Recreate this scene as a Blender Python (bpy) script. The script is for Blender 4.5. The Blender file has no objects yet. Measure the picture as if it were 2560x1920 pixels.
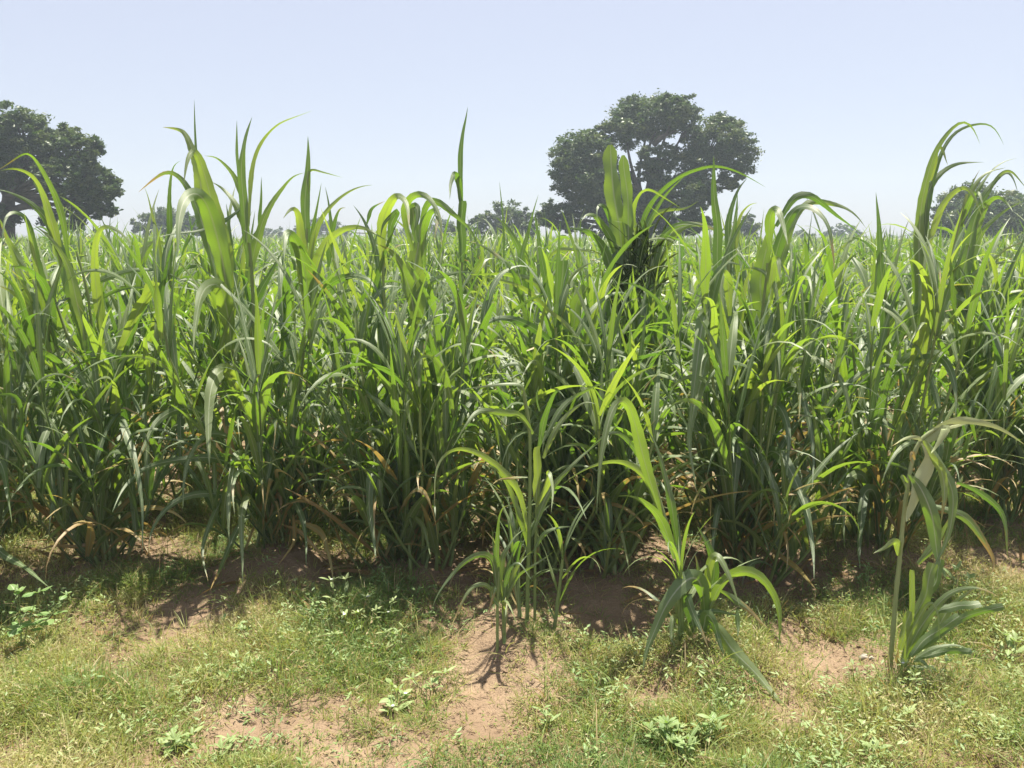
import bpy, math, random
import numpy as np
from mathutils import Vector
R = math.radians
rng = np.random.default_rng(7)
random.seed(7)
scene = bpy.context.scene
COL = scene.collection

# ------------------------------------------------------------------ camera, sky, sun, exposure
CAM_H, PITCH, LENS = 1.65, R(9.7), 30.0
cd = bpy.data.cameras.new("camera"); cam = bpy.data.objects.new("camera", cd); COL.objects.link(cam)
cam.location = (0, 0, CAM_H); cam.rotation_euler = (math.pi/2-PITCH, 0, 0)
cd.lens = LENS; cd.sensor_width = 36; cd.clip_start = 0.05; cd.clip_end = 5000
scene.camera = cam
SUN_EL, SUN_AZ = R(76), R(24)          # azimuth measured from +Y (view direction) towards +X
w = bpy.data.worlds.new("World"); scene.world = w; w.use_nodes = True
nt = w.node_tree; bg = nt.nodes['Background']
sky = nt.nodes.new('ShaderNodeTexSky'); sky.sky_type = 'NISHITA'; sky.sun_disc = False
sky.sun_elevation = SUN_EL; sky.sun_rotation = SUN_AZ
sky.air_density = 1.0; sky.dust_density = 0.8; sky.ozone_density = 4.0; sky.altitude = 300
hz_mix = nt.nodes.new('ShaderNodeMix'); hz_mix.data_type = 'RGBA'; hz_mix.inputs[0].default_value = .75      # bright hazy air over the clear sky
hz_mix.inputs[7].default_value = (2.80, 2.71, 3.04, 1); nt.links.new(sky.outputs[0], hz_mix.inputs[6])
nt.links.new(hz_mix.outputs[2], bg.inputs[0]); bg.inputs[1].default_value = 0.087
sl = bpy.data.lights.new("sun", 'SUN'); so = bpy.data.objects.new("sun", sl); COL.objects.link(so)
sl.energy = 4.4; sl.angle = R(1.0); sl.color = (1.0, 0.94, 0.80)
sdir = Vector((math.sin(SUN_AZ)*math.cos(SUN_EL), math.cos(SUN_AZ)*math.cos(SUN_EL), math.sin(SUN_EL)))
so.rotation_euler = sdir.to_track_quat('Z', 'Y').to_euler(); so.location = (6, 20, 30)
vs = scene.view_settings
vs.view_transform = 'Standard'; vs.look = 'None'; vs.exposure = 1.46; vs.gamma = 1.0
scene.cycles.max_bounces = 8; scene.cycles.transmission_bounces = 6
scene.cycles.transparent_max_bounces = 8; scene.cycles.use_denoising = True

# ------------------------------------------------------------------ pixel helpers (build-time surveying only)
F = LENS/36*1024
def ray(sx, sy):                        # source pixel (2560 x 1920) -> world direction
    dx = (sx*.4-512)/F; dy = (384-sy*.4)/F
    c, s = math.cos(PITCH), math.sin(PITCH)
    return np.array([dx, c+dy*s, -s+dy*c])
CAMP = np.array([0, 0, CAM_H])
def at(sx, sy, depth):
    d = ray(sx, sy); return CAMP + d*(depth/d[1])
REG = {'A': (0,200,.40687), 'B': (800,200,.40687), 'C': (1660,200,.40687), 'D': (0,800,.40687), 'E': (800,800,.40687),
       'F': (1660,800,.40687), 'G': (1280,1350,.5787), 'H': (2100,1400,.20796), 'S': (0,0,1.1573),
       'T1': (1340,210,.2532), 'T2': (0,230,.2532), 'T3': (1100,480,.1447), 'T4': (1800,420,.3436)}
def src(reg, p):
    x0, y0, k = REG[reg]; return x0+p[0]*k, y0+p[1]*k
def px2m(reg, depth): return REG[reg][2]*.4/F*depth

# ------------------------------------------------------------------ noise / terrain
def _hash(ix, iy, seed):
    n = (ix.astype(np.int64)*374761393 + iy.astype(np.int64)*668265263 + seed*974711) & 0x7fffffff
    n = ((n ^ (n >> 13))*1274126177) & 0x7fffffff
    return ((n ^ (n >> 16)) & 0xffff)/65535.0
def noise(x, y, seed=0):
    x = np.asarray(x, float); y = np.asarray(y, float)
    ix, iy = np.floor(x), np.floor(y); fx, fy = x-ix, y-iy
    fx = fx*fx*(3-2*fx); fy = fy*fy*(3-2*fy)
    a, b, c, d = _hash(ix,iy,seed), _hash(ix+1,iy,seed), _hash(ix,iy+1,seed), _hash(ix+1,iy+1,seed)
    return (a*(1-fx)+b*fx)*(1-fy)+(c*(1-fx)+d*fx)*fy
def fbm(x, y, seed=0, o=3):
    r, a, t = 0, 1.0, 0
    for k in range(o):
        r = r + a*noise(x*2**k, y*2**k, seed+k*17); t += a; a *= .5
    return r/t
def flat(sx, sy, z=0.0):
    d = ray(sx, sy); t = (z-CAM_H)/d[2]; return CAMP+d*t
BASES = {}   # name: (x, y)
def base_of(name, X, Y, z=.06):
    p = flat(X*1.1573, Y*1.1573, z); BASES[name] = (p[0], p[1]); return p
for nm, X, Y in [('P0',-70,1230),('P1',225,1205),('P2',600,1185),('P3',862,1200),('P4',1132,1345),('P5',1255,1195),('P5b',1325,1090),
                 ('S1',1005,1075),('P6',1600,1195),('P7',1890,1175),('P8',2165,1120),('J',1490,1395),('I',1082,1390),('BR',1932,1425),('BF',1955,1450)]:
    base_of(nm, X, Y)
PITS = [(385,1325,95,38,.07),(1040,1440,85,75,.05),(480,1255,60,25,.05),(1760,1400,70,50,.05),(1330,1345,110,55,.07),(760,1230,70,30,.06),(1680,1260,90,45,.06),(2000,1250,80,30,.03)]
MNDS = [(600,1240,110,35,.07),(1480,1440,150,45,.05),(1180,1470,80,45,.05),(1410,1200,70,45,.05),(230,1290,110,45,.05),(820,1330,140,60,.04),(1440,1570,80,35,.03),(600,1500,200,60,.03)]
def _blob(L):
    out = []
    for X, Y, rx, ry, a in L:
        c = flat(X*1.1573, Y*1.1573); e = flat((X+rx)*1.1573, Y*1.1573); f = flat(X*1.1573, (Y-ry)*1.1573)
        out.append((c[0], c[1], abs(e[0]-c[0]), abs(f[1]-c[1]), a))
    return out
PITS, MNDS = _blob(PITS), _blob(MNDS)
ROW0, ROWD = 4.15, 0.82
def hz(x, y):
    x = np.asarray(x, float); y = np.asarray(y, float)
    near = np.clip((14-y)/6, 0, 1)
    z = .05*(fbm(x*1.3, y*1.3, 1)-.5) + near*(.075*(fbm(x*4, y*4, 5)-.5) + .032*(fbm(x*13, y*13, 9)-.5) + .010*(fbm(x*35, y*35, 13, 2)-.5))
    for bx, by, rx, ry, a in PITS: z = z - a*np.exp(-(((x-bx)/rx)**2+((y-by)/ry)**2))
    for bx, by, rx, ry, a in MNDS: z = z + a*np.exp(-(((x-bx)/rx)**2+((y-by)/ry)**2))
    for n, (bx, by) in BASES.items():
        z = z + (.06 if n[0] == 'P' else .03)*np.exp(-(((x-bx)/.26)**2+((y-by)/.2)**2))
    far = np.clip((y-4.4)/.6, 0, 1)*np.clip((120-y)/30, 0, 1)
    z = z + far*.04*np.cos(2*np.pi*(y-ROW0)/ROWD)
    return z
def hz1(x, y): return float(hz(np.array([x]), np.array([y]))[0])

# ------------------------------------------------------------------ materials
def mat(name):
    m = bpy.data.materials.new(name); m.use_nodes = True
    n = m.node_tree; n.nodes.clear()
    o = n.nodes.new('ShaderNodeOutputMaterial'); return m, n, o
def node(n, t, **k):
    a = n.nodes.new(t)
    for q, v in k.items(): setattr(a, q, v)
    return a
def ramp(n, fac, stops):
    r = node(n, 'ShaderNodeValToRGB'); cr = r.color_ramp
    while len(cr.elements) < len(stops): cr.elements.new(.5)
    for e, (p, c) in zip(cr.elements, stops): e.position = p; e.color = (*c, 1)
    n.links.new(fac, r.inputs[0]); return r.outputs[0]
def mixc(n, f, a, b, mode='MIX'):
    m = node(n, 'ShaderNodeMix', data_type='RGBA', blend_type=mode)
    for s, v in ((m.inputs[0], f), (m.inputs[6], a), (m.inputs[7], b)):
        if isinstance(v, (int, float)): s.default_value = v
        elif isinstance(v, tuple): s.default_value = (*v, 1)
        else: n.links.new(v, s)
    return m.outputs[2]
def mth(n, op, a, b=0.0, c=None):
    m = node(n, 'ShaderNodeMath', operation=op)
    for i, v in enumerate((a, b, c)):
        if v is None: continue
        if isinstance(v, (int, float)): m.inputs[i].default_value = v
        else: n.links.new(v, m.inputs[i])
    return m.outputs[0]
def attr(n, name):
    a = node(n, 'ShaderNodeAttribute', attribute_name=name); return a.outputs['Fac']

def leaf_material(name, greens, trans, tfac, dry=((.40,.24,.08),(.42,.34,.10)), rough=.40, spec=.5, midrib=True, veins=True):
    m, n, o = mat(name)
    uv = node(n, 'ShaderNodeUVMap', uv_map='UVMap'); sep = node(n, 'ShaderNodeSeparateXYZ'); n.links.new(uv.outputs[0], sep.inputs[0])
    rnd, age = attr(n, 'rnd'), attr(n, 'age')
    col = ramp(n, rnd, greens)
    tc = node(n, 'ShaderNodeTexCoord')
    nz = node(n, 'ShaderNodeTexNoise'); nz.inputs['Scale'].default_value = 9; nz.inputs['Detail'].default_value = 3
    n.links.new(tc.outputs['Object'], nz.inputs['Vector'])
    col = mixc(n, mth(n, 'MULTIPLY', nz.outputs[0], .35), col, (.10,.17,.05))
    dryc = mixc(n, rnd, dry[0], dry[1])
    # age grows ragged from tip and margins
    a2 = mth(n, 'ADD', age, mth(n, 'MULTIPLY', mth(n, 'SUBTRACT', nz.outputs[0], .5), .9))
    af = node(n, 'ShaderNodeMapRange'); af.interpolation_type = 'SMOOTHSTEP'
    af.inputs[1].default_value = .42; af.inputs[2].default_value = .62; n.links.new(a2, af.inputs[0])
    agef = af.outputs[0]
    col = mixc(n, agef, col, dryc)
    trc = mixc(n, agef, ramp(n, rnd, trans), (.38,.24,.06))
    bumpin = None
    if midrib:
        du = mth(n, 'ABSOLUTE', mth(n, 'SUBTRACT', sep.outputs[0], .5))
        rb = node(n, 'ShaderNodeMapRange'); rb.inputs[1].default_value = .028; rb.inputs[2].default_value = .06
        rb.inputs[3].default_value = .9; rb.inputs[4].default_value = 0; n.links.new(du, rb.inputs[0])
        col = mixc(n, rb.outputs[0], col, (.46,.52,.32)); trc = mixc(n, mth(n, 'MULTIPLY', rb.outputs[0], .7), trc, (.10,.16,.02))
    if veins:
        vw = mth(n, 'SINE', mth(n, 'MULTIPLY', sep.outputs[0], 150.0))
        trc = mixc(n, mth(n, 'MULTIPLY', mth(n, 'ADD', vw, 1.0), .10), trc, (.06,.14,.01))
        bumpin = vw
    p = node(n, 'ShaderNodeBsdfPrincipled')
    n.links.new(col, p.inputs['Base Color']); p.inputs['Roughness'].default_value = rough
    p.inputs['Specular IOR Level'].default_value = spec
    if spec >= 1: p.inputs['Sheen Weight'].default_value = .18; p.inputs['Sheen Roughness'].default_value = .45; p.inputs['Sheen Tint'].default_value = (.9, 1, .85, 1); p.inputs['Coat Weight'].default_value = .6; p.inputs['Coat Roughness'].default_value = .45
    if bumpin is not None:
        bp = node(n, 'ShaderNodeBump'); bp.inputs['Strength'].default_value = .25; bp.inputs['Distance'].default_value = .001
        n.links.new(bumpin, bp.inputs['Height']); n.links.new(bp.outputs[0], p.inputs['Normal'])
    t = node(n, 'ShaderNodeBsdfTranslucent'); n.links.new(trc, t.inputs[0])
    mx = node(n, 'ShaderNodeMixShader'); mx.inputs[0].default_value = tfac
    n.links.new(p.outputs[0], mx.inputs[1]); n.links.new(t.outputs[0], mx.inputs[2]); n.links.new(mx.outputs[0], o.inputs[0])
    return m
M = {}
M['leaf'] = leaf_material('grain leaf', [(0,(.082,.134,.043)),(.5,(.132,.185,.062)),(1,(.195,.245,.090))],
                          [(0,(.11,.24,.015)),(.4,(.22,.385,.022)),(1,(.39,.52,.04))], .46, rough=.52, spec=1.0)
M['lens_smudge'] = leaf_material('lens smudge leaf', [(0,(.025,.045,.012)),(1,(.065,.095,.022))], [(0,(.02,.04,.003)),(1,(.09,.11,.008))], .25, rough=.6, spec=.3, veins=False)  # dark olive leaf colour that imitates a lens smudge
M['pale'] = leaf_material('wilted pale leaf', [(0,(.34,.40,.18)),(1,(.46,.49,.27))], [(0,(.35,.42,.12)),(1,(.45,.48,.2))], .25, midrib=False, rough=.5)
M['stalk'] = leaf_material('grain stalk', [(0,(.20,.28,.09)),(1,(.30,.35,.15))], [(0,(.3,.42,.06)),(1,(.4,.46,.1))], .2, midrib=False, veins=False, rough=.45)
M['grass'] = leaf_material('short grass', [(0,(.13,.205,.06)),(.3,(.24,.285,.08)),(.65,(.39,.37,.14)),(1,(.57,.49,.29))],
                           [(0,(.24,.38,.06)),(.5,(.44,.48,.09)),(1,(.56,.50,.20))], .40, midrib=False, veins=False, rough=.5, spec=.35, dry=((.40,.31,.16),(.52,.44,.27)))
M['weed'] = leaf_material('weed leaf', [(0,(.15,.26,.08)),(1,(.42,.48,.22))], [(0,(.2,.42,.04)),(1,(.42,.58,.12))], .35, midrib=True, veins=False, rough=.5, spec=.35)
M['tree'] = leaf_material('tree leaf', [(0,(.032,.062,.024)),(.5,(.065,.10,.038)),(1,(.17,.18,.085))], [(0,(.05,.11,.014)),(1,(.15,.19,.035))], .32, midrib=False, veins=False, rough=.45, spec=.4)
M['straw'] = leaf_material('straw', [(0,(.34,.25,.13)),(1,(.50,.40,.22))], [(0,(.35,.26,.12)),(1,(.4,.3,.15))], .2, midrib=False, veins=False, rough=.6, spec=.2, dry=((.22,.14,.07),(.36,.25,.12)))
def bark():
    m, n, o = mat('bark'); p = node(n, 'ShaderNodeBsdfPrincipled'); n.links.new(p.outputs[0], o.inputs[0])
    tc = node(n, 'ShaderNodeTexCoord'); nz = node(n, 'ShaderNodeTexNoise'); nz.inputs['Scale'].default_value = 5; nz.inputs['Detail'].default_value = 6
    n.links.new(tc.outputs['Object'], nz.inputs['Vector'])
    n.links.new(ramp(n, nz.outputs[0], [(.3,(.035,.027,.022)),(.7,(.11,.09,.075))]), p.inputs['Base Color']); p.inputs['Roughness'].default_value = .9
    return m
M['bark'] = bark()
def soil():
    m, n, o = mat('sandy soil'); p = node(n, 'ShaderNodeBsdfPrincipled'); n.links.new(p.outputs[0], o.inputs[0])
    tc = node(n, 'ShaderNodeTexCoord')
    def nz(s, d=6):
        a = node(n, 'ShaderNodeTexNoise'); a.inputs['Scale'].default_value = s; a.inputs['Detail'].default_value = d
        n.links.new(tc.outputs['Object'], a.inputs['Vector']); return a.outputs[0]
    c = ramp(n, nz(2.2), [(.3,(.20,.138,.090)),(.55,(.29,.208,.140)),(.75,(.37,.275,.19))])
    c = mixc(n, mth(n, 'MULTIPLY', nz(45), .55), c, (.15,.098,.060))
    g = node(n, 'ShaderNodeTexVoronoi'); g.inputs['Scale'].default_value = 160; n.links.new(tc.outputs['Object'], g.inputs['Vector'])
    c = mixc(n, mth(n, 'LESS_THAN', g.outputs['Distance'], .16), c, (.09,.062,.042))
    n.links.new(c, p.inputs['Base Color']); p.inputs['Roughness'].default_value = .92; p.inputs['Specular IOR Level'].default_value = .2
    h = mth(n, 'ADD', nz(30, 8), mth(n, 'MULTIPLY', nz(120, 4), .5))
    b = node(n, 'ShaderNodeBump'); b.inputs['Strength'].default_value = .8; b.inputs['Distance'].default_value = .02
    n.links.new(h, b.inputs['Height']); n.links.new(b.outputs[0], p.inputs['Normal'])
    return m
M['soil'] = soil()
def plain(name, c, rough=.7):
    m, n, o = mat(name); p = node(n, 'ShaderNodeBsdfPrincipled'); n.links.new(p.outputs[0], o.inputs[0])
    tc = node(n, 'ShaderNodeTexCoord'); a = node(n, 'ShaderNodeTexNoise'); a.inputs['Scale'].default_value = 30; n.links.new(tc.outputs['Object'], a.inputs['Vector'])
    n.links.new(mixc(n, a.outputs[0], c, tuple(v*.55 for v in c)), p.inputs['Base Color']); p.inputs['Roughness'].default_value = rough
    return m
M['stone'] = plain('pale stone', (.42,.37,.31)); M['petal'] = plain('white petal', (.85,.85,.80))

# ------------------------------------------------------------------ mesh building
class MB:
    def __init__(s): s.v, s.q, s.uv, s.age, s.rnd, s.n = [], [], [], [], [], 0
    def add(s, v, q, uv, age, rnd):
        v = np.asarray(v, float); k = len(v)
        s.v.append(v); s.q.append(np.asarray(q, np.int64)+s.n); s.uv.append(np.asarray(uv, float))
        s.age.append(np.broadcast_to(np.asarray(age, float), (k,))); s.rnd.append(np.broadcast_to(np.asarray(rnd, float), (k,))); s.n += k
    def cat(s): return (np.concatenate(s.v), np.concatenate(s.q), np.concatenate(s.uv), np.concatenate(s.age), np.concatenate(s.rnd))
    def mesh(s, name, m, off=(0,0,0), smooth=True):
        v, q, uv, age, rnd = s.cat(); v = v-np.asarray(off)
        me = bpy.data.meshes.new(name); nv, nq = len(v), len(q)
        me.vertices.add(nv); me.vertices.foreach_set('co', v.astype(np.float32).ravel())
        me.loops.add(nq*4); me.polygons.add(nq)
        me.loops.foreach_set('vertex_index', q.astype(np.int32).ravel())
        me.polygons.foreach_set('loop_start', np.arange(nq, dtype=np.int32)*4)
        me.update(calc_edges=True)
        if smooth: me.polygons.foreach_set('use_smooth', np.ones(nq, bool))
        u = me.uv_layers.new(name='UVMap'); u.data.foreach_set('uv', uv[q.ravel()].astype(np.float32).ravel())
        for nm, a in (('age', age), ('rnd', rnd)):
            t = me.attributes.new(nm, 'FLOAT', 'POINT'); t.data.foreach_set('value', a.astype(np.float32))
        me.materials.append(m); me.update(); return me
def link(name, me, parent=None, loc=None):
    o = bpy.data.objects.new(name, me); COL.objects.link(o)
    if parent: o.parent = parent
    if loc is not None: o.location = loc
    return o
def tag(o, label=None, cat=None, group=None, kind=None):
    if label: o['label'] = label
    if cat: o['category'] = cat
    if group: o['group'] = group
    if kind: o['kind'] = kind
    return o

def resample(P, n):
    P = np.asarray(P, float)
    if len(P) < 3: P = np.array([P[0], (P[0]+P[-1])/2, P[-1]])
    Q = np.vstack([2*P[0]-P[1], P, 2*P[-1]-P[-2]])
    out = []
    for i in range(len(P)-1):
        p0, p1, p2, p3 = Q[i], Q[i+1], Q[i+2], Q[i+3]
        for t in np.linspace(0, 1, 10, endpoint=False):
            out.append(.5*((2*p1)+(-p0+p2)*t+(2*p0-5*p1+4*p2-p3)*t*t+(-p0+3*p1-3*p2+p3)*t**3))
    out.append(P[-1]); out = np.array(out)
    d = np.r_[0, np.cumsum(np.linalg.norm(np.diff(out, axis=0), axis=1))]
    t = np.linspace(0, d[-1], n)
    return np.stack([np.interp(t, d, out[:, k]) for k in range(3)], 1), d[-1]
def unit(a): return a/np.maximum(np.linalg.norm(a, axis=-1, keepdims=True), 1e-9)
def profile(t, kind):
    if kind == 'spike': return np.clip(.65+.6*t, 0, 1)*np.clip((1-t)/.62, 0, 1)**.85*1.0+.02
    if kind == 'cut':   return np.clip(.55+1.6*t, 0, 1)*np.where(t > .97, .82, 1)
    if kind == 'oval':  return np.sin(np.pi*np.clip(t, 0, 1)**.85)**.8+.03
    if kind == 'blunt': return np.clip(.55+1.2*t, 0, 1)*np.sqrt(np.clip(1-((t-.86)/.145).clip(0)**2, .02, 1))*(1+.05*np.sin(t*21))
    return np.clip(.42+1.9*t, 0, 1)*np.clip((1-t)/.66, 0, 1)**.95+.012
def ribbon(mb, P, S, wid, kind='leaf', fold=.28, wave=.0, age0=0., age1=0., rnd=.5, across=4, seed=0):
    """P centreline n x 3, S side vectors n x 3, wid full width (m)."""
    n = len(P); t = np.linspace(0, 1, n)
    T = unit(np.gradient(P, axis=0)); S = unit(S-T*np.sum(S*T, 1, keepdims=True)); N = np.cross(S, T)
    hw = profile(t, kind)*wid/2; k = across+1
    u = np.linspace(-1, 1, k)
    ph = seed*1.7
    L = np.linalg.norm(np.diff(P, axis=0), axis=1).sum()
    V = np.zeros((n, k, 3))
    for j, a in enumerate(u):
        lift = fold*abs(a)*hw*(1-.5*t) + wave*hw*abs(a)*np.sin(L*(38 if a > 0 else 33)*t+ph+(2 if a > 0 else 0))
        jag = 1+.05*np.sin(t*97*(1 if a > 0 else 1.3)+ph)*abs(a)
        V[:, j] = P + S*(a*hw*np.sqrt(1-.0*fold)*jag)[:, None] + N*lift[:, None]
    idx = np.arange(n*k).reshape(n, k)
    q = np.stack([idx[:-1, :-1], idx[:-1, 1:], idx[1:, 1:], idx[1:, :-1]], -1).reshape(-1, 4)
    uv = np.stack(np.broadcast_arrays((u+1)/2, t[:, None]), -1).reshape(-1, 2)
    ag = (age0+(age1-age0)*t[:, None]**1.5+.12*np.abs(u)[None, :]**2*(age1 > .3)).reshape(-1)
    mb.add(V.reshape(-1, 3), q, uv, ag, rnd)
def tube(mb, P, r0, r1, sides=7, node_every=0.0, rnd=.5, age0=0., age1=0.):
    n = len(P); t = np.linspace(0, 1, n); T = unit(np.gradient(P, axis=0))
    ref = np.array([.31, .95, .05]); A = unit(np.cross(T, ref)); B = np.cross(T, A)
    r = r0+(r1-r0)*t
    if node_every:
        L = np.r_[0, np.cumsum(np.linalg.norm(np.diff(P, axis=0), axis=1))]
        r = r*(1+.28*np.exp(-((((L/node_every)+.5) % 1-.5)/.07)**2))
    th = np.linspace(0, 2*np.pi, sides+1)
    V = P[:, None]+(A[:, None]*np.cos(th)[None, :, None]+B[:, None]*np.sin(th)[None, :, None])*r[:, None, None]
    k = sides+1; idx = np.arange(n*k).reshape(n, k)
    q = np.stack([idx[:-1, :-1], idx[:-1, 1:], idx[1:, 1:], idx[1:, :-1]], -1).reshape(-1, 4)
    uv = np.stack(np.broadcast_arrays(th/6.2832, t[:, None]), -1).reshape(-1, 2)
    ag = np.repeat(age0+(age1-age0)*t, k)
    mb.add(V.reshape(-1, 3), q, uv, ag, rnd)

# ------------------------------------------------------------------ procedural grain leaf / stalk
def grow_leaf(p0, az, el0, length, droop, n=14, twist=0., curl=0., late=1.35):
    """path of a leaf leaving p0 at azimuth az and elevation el0 (rad), bending down by droop (rad)."""
    t = np.linspace(0, 1, n); el = el0-droop*t**late
    a = az+curl*t**2
    d = np.stack([np.cos(el)*np.cos(a), np.cos(el)*np.sin(a), np.sin(el)], 1)
    P = p0+np.vstack([[0, 0, 0], np.cumsum(d[:-1]*length/(n-1), axis=0)])
    S = np.stack([-np.sin(a), np.cos(a), 0*a], 1)
    N = np.cross(S, d); tw = twist*t
    return P, S*np.cos(tw)[:, None]+N*np.sin(tw)[:, None]
def plan_stalk(r, base, lean_az, lean, H, n_leaf, lw=.045, ll=.62, low=True, hi=1.0):
    """returns stalk path and list of leaves (path, side, width, kind, age0, age1, rnd)"""
    k = 14; s = np.linspace(0, 1, k)
    ang = lean*(1-.55*s)
    step = H/(k-1)
    d = np.stack([np.sin(ang)*math.cos(lean_az), np.sin(ang)*math.sin(lean_az), np.cos(ang)], 1)
    P = base+np.vstack([[0, 0, 0], np.cumsum(d[:-1]*step, axis=0)])
    top = .74 if hi else .6
    leaves = []; az = r.uniform(0, 6.28)
    for i in range(n_leaf):
        f = (i+.5)/n_leaf*top+.06
        p = np.array([np.interp(f, s, P[:, c]) for c in range(3)])
        az += math.pi+r.normal(0, .55)
        L = ll*(.55+.6*math.sin(math.pi*min(1, f*1.05+.1)))*r.uniform(.75, 1.2)
        el = R(r.uniform(58, 82) if f > .3 else r.uniform(45, 74))
        dr = R(r.uniform(75, 165)) if r.random() < .7 else R(r.uniform(15, 60))
        a1 = 0; a0 = 0
        if f < .22: a1 = r.uniform(.5, 1.3); a0 = .6*a1 if r.random() < .55 else 0
        elif r.random() < .4: a1 = r.uniform(.25, .75)*(1.1-f*.6)
        Pl, Sl = grow_leaf(p, az, el, L, dr, twist=r.normal(0, .9), curl=r.normal(0, .5), late=r.uniform(1.5, 2.4))
        leaves.append((Pl, Sl, lw*r.uniform(.65, 1.15), 'leaf', a0, a1, r.random()))
    # whorl / spike at the top
    tip = P[int(top*(k-1))]
    for j in range(3):
        az += 2.4+r.normal(0, .4)
        Pl, Sl = grow_leaf(tip, az, R(r.uniform(74, 87)), ll*r.uniform(.6, 1.0), R(r.uniform(0, 70)), twist=r.normal(0, .8))
        leaves.append((Pl, Sl, lw*r.uniform(.5, .95), 'spike', 0, 0, r.random()))
    return P[:int(top*(k-1))+1], leaves
def leafmesh(L, off, across=4, seed=0):
    mb = MB(); ribbon(mb, L[0], L[1], L[2], L[3], fold=.30, wave=.16, age0=L[4], age1=L[5], rnd=L[6], across=across, seed=seed)
    return mb

# ------------------------------------------------------------------ the setting: ground
def axis(lo, hi, core0, core1, step, grow):
    a = list(np.arange(core0, core1, step)); s = step
    while a[-1] < hi: s *= grow; a.append(a[-1]+s)
    s = step; b = []
    x = core0
    while x > lo: s *= grow; x -= s; b.append(x)
    return np.array(b[::-1]+a)
gx = axis(-900, 900, -3.0, 3.0, .016, 1.09); gy = axis(-60, 2500, 2.1, 5.2, .016, 1.05)
X, Y = np.meshgrid(gx, gy); Z = hz(X, Y)
idx = np.arange(X.size).reshape(X.shape)
mb = MB(); mb.add(np.stack([X, Y, Z], -1).reshape(-1, 3), np.stack([idx[:-1,:-1], idx[:-1,1:], idx[1:,1:], idx[1:,:-1]], -1).reshape(-1, 4),
                  np.stack([X, Y], -1).reshape(-1, 2), 0, .5)
ground = link('ground', mb.mesh('ground', M['soil'])); tag(ground, 'reddish brown sandy soil of the field edge', 'ground', kind='structure')

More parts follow.
